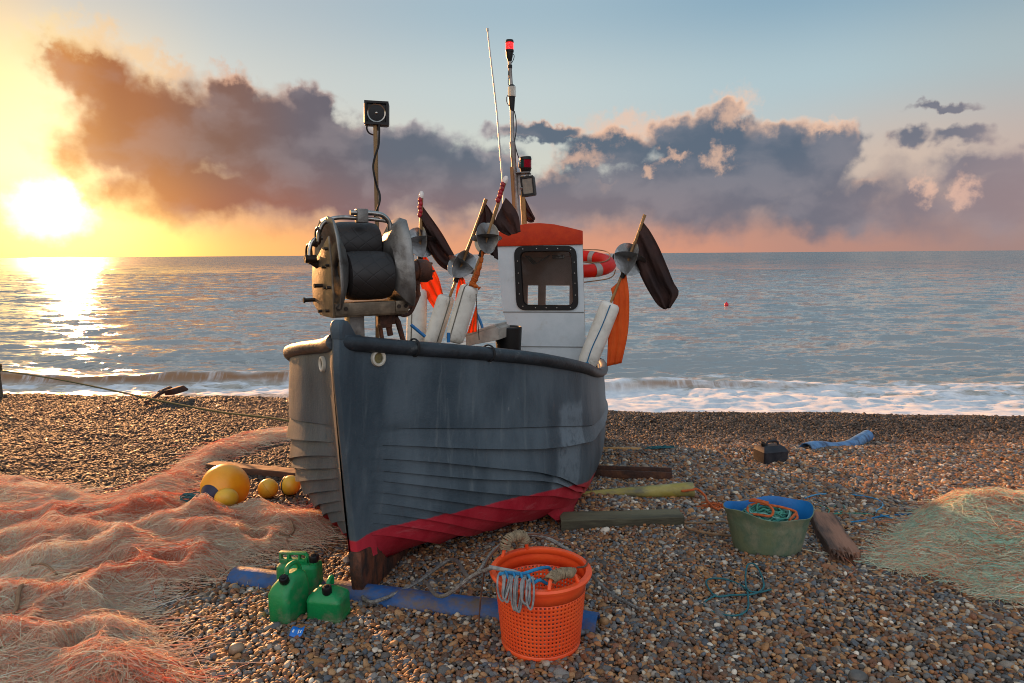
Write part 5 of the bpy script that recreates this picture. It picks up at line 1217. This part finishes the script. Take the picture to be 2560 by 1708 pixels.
def tub():
    M = on(1938, 1396, -4, .015); c = M.translation; a, b = .268, .20; Hh = .262; root = empty('oval_tub', M @ Matrix.Translation((0, .17, 0)), 'oval plastic tub, weathered green outside and blue inside, holding coiled rope', 'tub')
    G = pmat('algae green plastic', (104, 112, 82), (66, 96, 80), 5, .65, bump=.5, bscale=40, c3=(124, 122, 98), dirt=.56, dscale=6, stretch=(1, 1, .7)); BL = pmat('blue plastic liner', (16, 110, 178), (14, 94, 160), 6, .5, bump=.2, c3=(70, 120, 140), dirt=.66)
    n = 72
    def ring(k, z, dr=0):
        out = []
        for j in range(n):
            t = 2 * pi * j / n; wob = 1 + (.018 * sin(2 * t + .8) + .012 * sin(3 * t)) * (z / Hh) ** 2
            zz = z + (.016 * sin(2 * t + .5) + .008 * sin(5 * t + 1)) * (z / Hh) ** 3
            out.append(((a * k - dr) * cos(t) * wob, (b * k - dr) * sin(t) * wob, zz))
        return out
    mb = MB(); V = mb.grid([ring(.70, .004), ring(.735, .0), ring(.76, .012), ring(.79, .05), ring(.85, .12), ring(.885, .165), ring(.905, .185), ring(.905, .195), ring(.925, .215), ring(.97, .245), ring(1.0, Hh), ring(1.004, Hh + .004), ring(1.0, Hh + .006, .004)], cv=True, flip=True); mb.f(V[0])
    mb.build('tub_body', G, root, smooth=50)
    mb = MB(); V = mb.grid([ring(1.0, Hh + .006, .004), ring(.98, .245, .009), ring(.9, .18, .009), ring(.8, .07, .009), ring(.74, .02, .009)], cv=True); mb.f(V[-1])
    mb.build('liner', BL, root, smooth=50)
    rr = np.random.default_rng(8); T = M @ Matrix.Translation((0, .17, 0)); Tm = pmat('green cord', (70, 140, 120), (40, 112, 104), 30, .8)
    tin = empty('cord_coil', T @ Matrix.Translation((0, 0, .13)), 'coil of green and pale teal cord heaped inside the oval tub', 'cord'); m1, m2 = MB(), MB()
    for k in range(46):
        q = rr.uniform(.28, .6); ph = rr.uniform(0, 6.28); z = .16 + .075 * (1 - q) * 1.2 + rr.uniform(-.015, .02); cx, cy = rr.normal(0, .01, 2); tx = rr.normal(0, .12)
        P = [T @ Vector((a * q * cos(ph + t) + cx, b * q * sin(ph + t) + cy, z + .02 * sin(2 * t + ph) + tx * .1 * cos(t) + .006 * sin(7 * t + k))) for t in np.linspace(0, rr.uniform(4.8, 7), 22)]
        (m1 if k % 3 else m2).tube(curve_pts(P, 3), .0048, 6)
    m1.build('green_cord', Tm, tin, True); m2.build('pale_cord', pmat('pale teal cord', (128, 172, 160), (96, 150, 142), 30, .8), tin, True)
    mb = MB(); B = lambda x, y, z: T @ Vector((x, y, z))
    mb.tube(curve_pts([B(-.13, -.03, .235), B(-.11, .04, .255), B(-.05, .06, .27), B(.03, .03, .27), B(.10, .02, .26), B(.16, -.02, .25), B(.13, -.07, .245), B(.09, -.12, .235)], 8), .0078, 8)
    mb.tube(curve_pts([B(-.13, -.03, .235), B(-.08, -.08, .25), B(-.02, -.11, .255), B(.0, -.09, .285), B(-.02, -.02, .30), B(-.07, .02, .30), B(-.10, .05, .29), B(-.06, .09, .285), B(.02, .06, .275)], 8), .0078, 8)
    mb.tube(curve_pts([B(.16, -.02, .25), B(.15, -.08, .235), B(.12, -.11, .225)], 8), .0078, 8)
    tag(mb.build('orange_rope', pmat('orange rope', (196, 96, 44), (164, 76, 34))), 'orange rope looped over the green cord in the oval tub', 'rope')
tub()

M_YB = pmat('yellow buoy vinyl', (232, 160, 22), (222, 140, 18), 4, .36, bump=.12, bscale=40, c3=(150, 100, 30), dirt=.70, dscale=9)
M_YS = pmat('yellow float plastic', (222, 176, 50), (208, 156, 40), 5, .42, bump=.15, c3=(140, 104, 44), dirt=.68, dscale=9)
def buoys():
    p = at(563, 1272); d = p.y + .1; r = 60 / F * d * 1.0; c = atd(563, 1218, d); root = empty('mooring_buoy', p, 'large orange yellow ball buoy with navy cap, the biggest ball on the net', 'buoy')
    ax = (atd(528, 1240, d - r * .8) - c).normalized(); T = Matrix.Translation(c) @ ax.to_track_quat('Z', 'Y').to_matrix().to_4x4()
    mb = MB(); mb.lathe([(r * sin(pi * k / 24) + 1e-4, r * -cos(pi * k / 24)) for k in range(0, 23)] , 48, T); mb.build('ball', M_YB, root, True)
    mb = MB(); mb.lathe([(r * .52, r * .86), (r * .50, r * .885), (r * .40, r * 1.0), (r * .28, r * 1.14), (r * .2, r * 1.26), (r * .17, r * 1.36), (r * .02, r * 1.37)], 36, T, cap=False); mb.build('cap', pmat('navy rubber', (26, 24, 66), (20, 20, 50), 10, .45), root, True)
    mb = MB(); e = c + ax * r * 1.25
    mb.tube(curve_pts([e + Vector((.03, -.02, .02)), e + Vector((-.03, -.05, .01)), e + Vector((-.1, -.06, -.05))] + ground([(505, 1275, .02), (470, 1280, .06), (478, 1290, .07), (540, 1286, .08)], .01), 6), .006, 6)
    for k in range(3): mb.tube([e + (Vector((0, 0, 1)) * cos(2 * pi * i / 12) + ax.cross(Vector((0, 0, 1))) * sin(2 * pi * i / 12)) * .03 - ax * .012 * k for i in range(12)], .007, 6, closed=True)
    mb.build('buoy_line', M_TEAL, root, True)
    tangle('rope_coil', 478, 1262, .1, .075, 7, .0045, M_TEAL, 'small dark teal rope coil lying on the net left of the big buoy', seed=3, base=at(478, 1266) + Vector((0, 0, .05)))
    for (u, v, rp, sc, lab, strap) in ((670, 1245, 25.5, (1, 1, 1), 'plain small yellow ball float with a moulded seam, middle of the row', 0), (726, 1237, 25.5, (1, 1, 1), 'small yellow ball float with dark strap, nearest the boat', 1), (566, 1270, 27, (1.12, .95, .92), 'small dull yellow egg float half sunk in the net against the big buoy', 2)):
        p = at(u, v); d = p.y - (.12 if strap == 2 else 0); r = rp / F * d; c = atd(u, v - rp * .92, d); root = empty('net_float', c - Vector((0, 0, r)), lab, 'float', 'small yellow floats by the net')
        mb = MB(); mb.sphere(c, r, 36, 24, sc); mb.build('ball', M_YS, root, True)
        mb = MB(); ax = Vector((.75, .3, .5) if strap == 0 else (.86, -.25, .1)).normalized(); x = ax.orthogonal().normalized(); y = ax.cross(x)
        if strap != 2: mb.tube([c + (x * cos(2 * pi * i / 40) + y * sin(2 * pi * i / 40)) * r * 1.0 * (sqrt(1 - .16 * strap)) - ax * r * .4 * strap for i in range(40)], .0016 if strap == 0 else .006, 6, closed=True); mb.build('strap' if strap else 'seam', pmat('dark strap', (40, 46, 40)) if strap else pmat('float seam', (190, 136, 36)), root, True)
buoys()
def sea_buoy():
    p = atz(1816, 765, SEA); mb = MB(); r = 5.2 / F * p.y; root = empty('sea_buoy', p, 'small red buoy floating far out on the sea', 'buoy')
    mb.sphere(p + Vector((0, 0, r * .6)), r, 20, 14); mb.build('ball', pmat('red buoy plastic', (206, 18, 44), rough=.4), root, True)
    mb = MB(); mb.tube([p + Vector((0, 0, r * 1.4)), p + Vector((0, 0, r * 2.0))], r * .3, 8); mb.build('eye', pmat('red buoy plastic', (206, 18, 44)), root, True)
sea_buoy()
def post_and_anchor():
    p = at(2, 996); h = atd(2, 916, p.y).z - p.z; mb = MB(); root = empty('mooring_post', p, 'weathered wooden post with rope tied to its top at the left edge of the beach', 'post')
    mb.tube([p - Vector((.05, 0, .2)), p + Vector((-.06, 0, h * .5)), p + Vector((-.06, 0, h * 1.02))], [.085, .082, .078], 14); mb.build('post_shaft', M_TIMB, root, True)
    mb = MB()
    for k in range(4): mb.tube([p + Vector((-.06 + .098 * cos(2 * pi * i / 16), .098 * sin(2 * pi * i / 16), h * .86 + .03 * k + .008 * sin(4 * pi * i / 16))) for i in range(16)], .018, 6, closed=True)
    mb.sphere(p + Vector((.015, -.05, h * .9)), .05, 10, 8); mb.build('rope_turns', pmat('dark rope', (92, 74, 48), (70, 58, 38), 30, .9, bump=.5), root, True)
    top = p + Vector((.02, -.05, h * .9)); e = BM @ hs(2.6, .55) ; e = BM @ Vector((-hs(2.6, .5).x - .01, hs(2.6, .5).y, hs(2.6, .5).z)); e = atd(724, 1053, e.y + .4)
    mid = [atd(u, v, top.y + (e.y - top.y) * k) for u, v, k in ((130, 946, .22), (270, 974, .42), (405, 1003, .62), (550, 1030, .8))]
    mb = MB(); mb.tube(curve_pts([top] + mid + [e, e + Vector((.6, -.5, -.05))], 10), .0125, 8); tag(mb.build('mooring_rope', pmat('green brown rope', (76, 78, 46), (58, 62, 40), 40, .9, bump=.6, bscale=100)), 'dark rope stretched from the wooden post across the beach to the boat', 'rope')
    q = at(410, 1001); mb = MB(); s = 1 / F * q.y; root = empty('anchor', q, 'small rusty anchor lying on the shingle crest under the mooring rope', 'anchor')
    P = lambda u, v, dy=0: atd(u, v, q.y + dy)
    mb.tube([P(367, 1006, -.75), P(385, 994, -.3), P(405, 980, 0)], [.03, .026, .034], 8); mb.build('shank', M_RUST, root, True)
    mb = MB(); mb.prism([P(408, 977, -.12), P(424, 975, -.05), P(436, 983, .05), P(437, 988, .05), P(412, 990, -.1)], (.05, .4, .0), bev=.015); mb.build('fluke', M_RUST, root, True)
    mb = MB(); mb.prism([P(392, 980, -.05), P(397, 976, -.05), P(405, 978, 0), P(404, 988, 0), P(393, 988, -.05)], (-.02, .4, .0), bev=.015); mb.build('fluke', M_RUST, root, True)
    mb = MB(); mb.tube([P(367 + 3 * cos(2 * pi * i / 12), 1008 + 2.5 * sin(2 * pi * i / 12), -.78) for i in range(12)], .01, 6, closed=True); mb.build('shackle', M_RUST, root, True)
post_and_anchor()
def ropes():
    def r(name, pts, rad, mat, lab, closed=False, cat='rope', lift=.014): 
        mb = MB(); mb.tube(curve_pts(ground(pts, lift), 8, closed), rad, 8, closed=closed); tag(mb.build(name, mat), lab, cat)
    r('teal_rope', [(1928, 1480, .0), (1895, 1487), (1868, 1484, .01), (1863, 1462, .03), (1868, 1440, .05), (1885, 1438, .05), (1902, 1455, .03), (1908, 1480, .01), (1880, 1492), (1830, 1494), (1790, 1497), (1770, 1475), (1766, 1458), (1785, 1452), (1820, 1456), (1862, 1476), (1870, 1500), (1868, 1530), (1845, 1545), (1805, 1543), (1768, 1530), (1762, 1512), (1790, 1494)], .005, M_TEAL, 'loose teal rope loops lying on bare shingle below the oval tub')
    bl_ = pmat('light blue line', (40, 120, 170), (96, 160, 190), 3, .8)
    r('blue_line', [(2280, 1312), (2215, 1296), (2190, 1284), (2205, 1272), (2205, 1262), (2190, 1252), (2165, 1246), (2130, 1241)], .0055, bl_, 'pale blue line curving over the shingle behind the driftwood plank')
    r('blue_line', [(2012, 1250), (2040, 1241), (2065, 1239)], .0055, bl_, 'short length of blue line just behind the rim of the tub')
    r('blue_line', [(2330, 1288), (2290, 1290), (2250, 1291), (2200, 1296), (2160, 1306), (2125, 1310)], .0055, pmat('blue cord', (30, 128, 176), (24, 100, 150)), 'deep blue line running from the driftwood plank toward the right net')
    gc = pmat('green cord', (70, 140, 120), (40, 112, 104)); r('green_line', [(2050, 1268), (2072, 1278), (2073, 1290), (2110, 1288), (2150, 1288), (2185, 1291)], .004, gc, 'thin green line trailing from the tub past the driftwood plank'); r('green_line', [(2074, 1290), (2100, 1285), (2112, 1276), (2105, 1268), (2085, 1270)], .0035, gc, 'small curl of thin green line beside the tub')
    tn = pmat('old tan rope', (150, 118, 88), (120, 92, 66)); r('tan_rope', [(1702, 1312), (1760, 1312), (1805, 1309), (1826, 1314)], .008, tn, 'tan rope running from the greenish plank to the oval tub'); r('tan_rope', [(1712, 1320), (1725, 1328), (1770, 1338), (1828, 1345)], .0085, tn, 'frayed tan rope lying below the greenish plank, left of the tub'); r('tan_rope', [(2105, 1348), (2130, 1350), (2165, 1350)], .009, tn, 'short stub of tan rope right of the driftwood plank')
    r('brown_rope', [(290, 1166), (330, 1164), (370, 1162), (415, 1165)], .008, pmat('dark rope', (92, 74, 48)), 'short brown rope lying on the shingle left of the net tail')
    p = at(743, 1592); mb = MB(); a = radians(-8); X = Vector((cos(a), sin(a), 0)); Y = Vector((-sin(a), cos(a), 0)); pts = [[p + X * (x * .03) + Y * (y * .022) + Vector((0, 0, .018 + .010 * abs(x) + .012 * y + .003 * sin(x * 5 + y * 3))) for y in (-1, -.33, .33, 1)] for x in (-1, -.5, 0, .5, 1)]
    mb.grid(pts); root = empty('wrapper', p, 'small crumpled blue and white wrapper on the shingle below the green cans', 'litter'); mb.build('film', pmat('blue film', (20, 104, 190), (24, 116, 204), 20, .35), root, True, solid=.0006)
    mb = MB()
    for x0 in (-.62, .22, .6): mb.grid([[p + X * ((x0 + x) * .03) + Y * (y * .022) + Vector((0, 0, .0195 + .010 * abs(x0 + x) + .012 * y + .003 * sin((x0 + x) * 5 + y * 3))) for y in (-.3, .1, .5)] for x in (-.1, .12)])
    mb.build('white_print', pmat('white print', (220, 226, 232)), root, True, solid=.0004)
ropes()
def stones():
    ms, b = newmat('smooth flint'); v = coord(); n = noise(v, 18, 7, .62); put(b.inputs['Base Color'], ramp(n, [(.3, lin((96, 82, 70))), (.55, lin((150, 128, 104))), (.75, lin((112, 104, 98)))])); b.inputs['Roughness'].default_value = .42
    m2, b = newmat('dark flint'); v = coord(); n = noise(v, 18, 7, .62); put(b.inputs['Base Color'], ramp(n, [(.3, lin((62, 58, 56))), (.7, lin((104, 98, 92)))])); b.inputs['Roughness'].default_value = .42
    for i, (u, v, rx, ry, rz, yaw, m, lab) in enumerate(((590, 1632, .034, .026, .024, 40, ms, 'large smooth tan cobble standing out among the pebbles below the net edge'), (367, 1552, .03, .018, .014, 0, m2, 'flat dark grey cobble beside the lower edge of the left net'), (212, 1640, .026, .018, .02, 20, ms, 'pale cobble seen through the hole in the left net'), (2142, 1700, .04, .03, .02, 10, m2, 'wide grey cobble at the bottom edge of the beach'))):
        p = at(u, v); mb = MB(); b2 = bmesh.new(); bmesh.ops.create_icosphere(b2, subdivisions=4, radius=1)
        for w in b2.verts: c = w.co; s = 1 + .09 * sin(c.x * 2.3 + i) * cos(c.y * 1.9 + i) + .06 * sin(c.z * 3 + c.x * 2); w.co = Vector((c.x * rx * s, c.y * ry * s, c.z * rz * s))
        mb.add(b2, Matrix.Translation(p + Vector((0, 0, rz * .75))) @ Matrix.Rotation(radians(yaw), 4, 'Z') @ Matrix.Rotation(.2, 4, 'X'))
        tag(mb.build('cobble', m, smooth=180), lab, 'stone')
stones()
# ------------------------------------------------------------------ fishing nets
def inside(poly, x, y):
    r = np.zeros(len(x), bool); n = len(poly); j = n - 1
    for i in range(n):
        xi, yi = poly[i]; xj, yj = poly[j]
        c = ((yi > y) != (yj > y)) & (x < (xj - xi) * (y - yi) / (yj - yi + 1e-12) + xi); r ^= c; j = i
    return r
def edge_dist(poly, x, y):
    d = np.full(len(x), 9.0)
    for i in range(len(poly)):
        a = np.array(poly[i]); b = np.array(poly[(i + 1) % len(poly)]); e = b - a; t = np.clip(((x - a[0]) * e[0] + (y - a[1]) * e[1]) / (e @ e), 0, 1)
        d = np.minimum(d, np.hypot(x - a[0] - e[0] * t, y - a[1] - e[1] * t))
    return d
def net_mat(name, transl=.44):
    global NT
    m, b = newmat(name); c = attr('col', 'Color'); put(b.inputs['Base Color'], c); b.inputs['Roughness'].default_value = .5; b.inputs['Specular IOR Level'].default_value = .3
    t = NT.nodes.new('ShaderNodeBsdfTranslucent'); put(t.inputs['Color'], c); x = NT.nodes.new('ShaderNodeMixShader'); x.inputs[0].default_value = transl
    NT.links.new(b.outputs[0], x.inputs[1]); NT.links.new(t.outputs[0], x.inputs[2]); NT.links.new(x.outputs[0], NT.nodes['Material Output'].inputs[0]); return m
def net(name, label, outlines, hfun, holes, palette, N, seed, K=13, r0=.00118, mean_len=.5, flow=None, sheet_col=(236, 190, 162), loops=.38):
    rr = np.random.default_rng(seed); polys = [[tuple(at(*p)[:2]) for p in o] for o in outlines]; hol = [(at(u, v), r) for u, v, r in holes]
    def H(x, y):
        d = np.zeros(len(x))
        for pl in polys: d = np.maximum(d, np.where(inside(pl, x, y), edge_dist(pl, x, y), 0))
        h = hfun(x, y) * np.clip(d / .22, 0, 1) ** .7
        for c, r in hol: h = h * np.clip((np.hypot(x - c.x, (y - c.y)) - r * .6) / (r * .8), 0, 1)
        return h, d
    allp = np.concatenate([np.array(p) for p in polys]); lo, hi = allp.min(0), allp.max(0)
    X0 = []; Y0 = []
    while sum(map(len, X0)) < N:
        x = rr.uniform(lo[0], hi[0], N * 2); y = rr.uniform(lo[1], hi[1], N * 2); ok = np.zeros(len(x), bool)
        for pl in polys: ok |= inside(pl, x, y)
        for c, r in hol: ok &= (np.hypot(x - c.x, y - c.y) > r * rr.uniform(.6, 1.3, len(x)))
        # denser towards the camera, where single threads show
        ok &= rr.random(len(x)) < np.clip(1.15 - .16 * (y - 2.2), .3, 1)
        X0.append(x[ok]); Y0.append(y[ok])
    x = np.concatenate(X0)[:N]; y = np.concatenate(Y0)[:N]
    a = flow(x, y) + rr.normal(0, .6, N); curl = rr.normal(0, .17, N); lp = rr.random(N) < loops; curl[lp] = rr.choice([-1, 1], lp.sum()) * rr.uniform(.2, .75, lp.sum())
    L = mean_len * np.exp(rr.normal(0, .35, N)); L[lp] *= .55; step = L / K
    lev = rr.uniform(.35, 1.0, N) ** .7; P = np.zeros((N, K, 3)); ph = rr.uniform(0, 6.28, N); am = rr.uniform(0, .012, N)
    x = x - np.cos(a) * L * .5; y = y - np.sin(a) * L * .5; col0 = None
    dk = np.zeros((N, K))
    for k in range(K):
        h, d = H(x, y); dk[:, k] = d; lift = am * (1 + np.sin(ph + k * .9)) + .004
        P[:, k] = np.stack([x, y, gnp(x, y) + .012 + h * lev + lift], 1)
        a2 = flow(x, y); a = a + curl + rr.normal(0, .09, N) + np.where(lp, 0, .12 * np.sin(a2 - a)); x = x + np.cos(a) * step; y = y + np.sin(a) * step
        if k == K // 2: xm, ym = x.copy(), y.copy()
    n1 = fbm(xm * 3.1 + 3, ym * 4.2 + 8, 4) + rr.normal(0, .09, N); lo_, hi_ = np.percentile(n1, (4, 98)); n1 = np.clip((n1 - lo_) / (hi_ - lo_), 0, .999)
    pal = np.array([lin(c) for c in palette]); ci = np.clip((n1 * len(pal)), 0, len(pal) - 1).astype(int); col = np.clip(pal[ci] * rr.uniform(.78, 1.3, (N, 1)), 0, .96)
    kp = ((dk > 0).mean(1) > .68) | (rr.random(N) < .03); P, col = P[kp], col[kp]; N = len(P)
    V, Q, C = strands(P, r0 * rr.uniform(.7, 1.5, N), col)
    # the matted body of the net under the loose threads
    gx = np.arange(lo[0] - .1, hi[0] + .1, .03); gy = np.arange(lo[1] - .1, hi[1] + .1, .03); GX, GY = np.meshgrid(gx, gy, indexing='ij'); fx, fy = GX.ravel(), GY.ravel()
    h, d = H(fx, fy); z = gnp(fx, fy) + h * .55 - .006; keep = (d > .09) & (h > .012)
    I = np.arange(len(fx)).reshape(GX.shape); q = np.stack([I[:-1, :-1], I[1:, :-1], I[1:, 1:], I[:-1, 1:]], -1).reshape(-1, 4); q = q[keep[q].all(1)]
    sc = np.tile(np.array(lin(sheet_col)), (len(fx), 1)) * (.7 + .6 * fbm(fx * 9, fy * 9, 3))[:, None]
    off = len(V); V = np.concatenate([V, np.stack([fx, fy, z], 1)]); C = np.concatenate([C, sc]); Q = np.concatenate([Q, q + off])
    o = np_mesh(name, V, Q, net_mat(name + ' twine'), cols=C); tag(o, label, 'net'); return o, H
SAL = [(253, 238, 218), (250, 210, 182), (252, 232, 212), (247, 194, 164), (252, 230, 206), (249, 208, 180), (243, 178, 146), (252, 226, 202), (244, 176, 142), (238, 136, 100)]
L1 = [(-260, 1230), (60, 1206), (140, 1220), (200, 1242), (260, 1256), (330, 1236), (400, 1205), (450, 1165), (520, 1120), (600, 1093), (690, 1078), (780, 1074), (780, 1102), (690, 1110), (600, 1140), (520, 1172), (490, 1200), (470, 1240), (490, 1290), (560, 1278), (680, 1272), (800, 1286), (870, 1318), (850, 1342), (760, 1372), (690, 1395), (620, 1420), (560, 1440), (470, 1478), (380, 1500), (330, 1520), (340, 1560), (385, 1590), (420, 1640), (500, 1725), (540, 1800), (-260, 1800)]
RINGS = [(*at(u, v)[:2], ra, rb, am) for u, v, ra, rb, am in ((120, 1415, .42, .24, .075), (330, 1330, .5, .3, .05), (150, 1590, .45, .22, .05), (560, 1350, .4, .2, .045), (20, 1300, .5, .35, .05))]
def h_left(x, y):
    h = .03 + .085 * np.clip(fbm(x * 1.25 + 2, y * 1.5 + 4, 3) - .3, 0, 1) * 1.6
    rid = 1 - np.abs(2 * fbm(x * 1.9 + y * .8 + 30, y * 1.3 - x * .5 + 11, 2) / .75 - 1); h = h + .07 * np.clip(rid - .55, 0, 1) * 2
    for (cx, cy, ra, rb, am) in RINGS:      # rolled folds of net
        d = np.hypot((x - cx) / ra, (y - cy) / rb); h = h + am * np.exp(-((d - 1) * min(ra, rb) / .055) ** 2) * (y < cy + rb * .9)
    return h * np.clip(1.25 - .11 * (y - 3.5), .45, 1.2)
def f_left(x, y): return .55 + 2.4 * (fbm(x * .8 + 9, y * .9 + 1, 3) - .45) + np.where(y > 4.6, .5, 0) - np.where(y < 3.0, .75, 0)
_, HL = net('fishing_net', 'large salmon pink fishing net spread over the beach left of the boat', [L1], h_left, [(520, 1284, .22), (205, 1648, .075), (55, 1505, .10), (290, 1462, .09), (300, 1545, .06), (640, 1370, .07), (430, 1440, .07), (150, 1300, .05), (110, 1420, .05), (-60, 1640, .08)], SAL, 36000, 21, flow=f_left)
GRN = [(192, 224, 204), (222, 234, 210), (248, 236, 210), (236, 160, 124), (208, 228, 206), (250, 230, 204), (248, 216, 186), (190, 222, 202), (248, 206, 170), (238, 150, 116)]
R1 = [(2180, 1400), (2240, 1345), (2290, 1290), (2330, 1262), (2400, 1246), (2480, 1240), (2600, 1236), (2900, 1250), (2900, 1620), (2700, 1560), (2560, 1520), (2480, 1508), (2440, 1490), (2400, 1462), (2330, 1448), (2250, 1440), (2190, 1425)]
_c = at(2480, 1340)
def h_right(x, y):
    return .04 + .20 * np.exp(-(((x - _c.x - .1) / .62) ** 2 + ((y - _c.y - .05) / .40) ** 2)) + .07 * np.clip(fbm(x * 2.2 + 7, y * 2.4, 3) - .35, 0, 1) * 2
def f_right(x, y): return np.arctan2(y - _c.y, x - _c.x) + pi / 2 + 1.6 * (fbm(x * 1.3, y * 1.3 + 4, 3) - .45)
_, HR = net('fishing_net', 'smaller green and orange fishing net heaped at the right edge of the beach', [R1], h_right, [], GRN, 28000, 33, flow=f_right, sheet_col=(226, 214, 182), mean_len=.36, loops=.6)
def net_ropes():
    hr = pmat('net head rope', (150, 120, 92), (124, 98, 74), 30, .9, bump=.6, bscale=110)
    for lab, pts, r in (('thick tan headrope winding over the front of the left net', [(-60, 1650), (0, 1618), (45, 1590), (62, 1560), (100, 1538), (150, 1522), (185, 1498), (225, 1484)], .0105), ('brown rope bight half buried in the far edge of the left net', [(50, 1225), (90, 1222), (125, 1232), (138, 1248)], .0085), ('short curved rope end on the net near the bow', [(720, 1345), (730, 1348), (735, 1358), (722, 1366), (700, 1368)], .007), ('thin brown rope curled on the left net above its holes', [(85, 1470), (110, 1470), (130, 1482), (148, 1500)], .006)):
        mb = MB(); P = [p + Vector((0, 0, .026 + float(HL(np.array([p.x]), np.array([p.y]))[0][0]))) for p in ground(pts, 0)]; mb.tube(curve_pts(P, 8), r, 8); tag(mb.build('net_rope', hr), lab, 'rope')
    mb = MB(); rr = np.random.default_rng(5)
    for k in range(22):
        c = at(rr.uniform(2380, 2620), rr.uniform(1385, 1450)); a0 = rr.uniform(0, 6.28); s = rr.choice([-1, 1]); R = rr.uniform(.025, .07); P = []
        for i in range(8):
            x, y = c.x + R * (1 + .2 * i) * cos(a0 + s * i * .9), c.y + R * .7 * sin(a0 + s * i * .9); P.append(Vector((x, y, g(x, y) + float(HR(np.array([x]), np.array([y]))[0][0]) + .022 + .012 * rr.random())))
        mb.tube(curve_pts(P, 5), .0036, 6)
    tag(mb.build('net_rope', pmat('grey net cord', (168, 136, 106), (140, 112, 88), 30, .9)), 'tan cord in loose loops on the front of the right net', 'rope')
net_ropes()
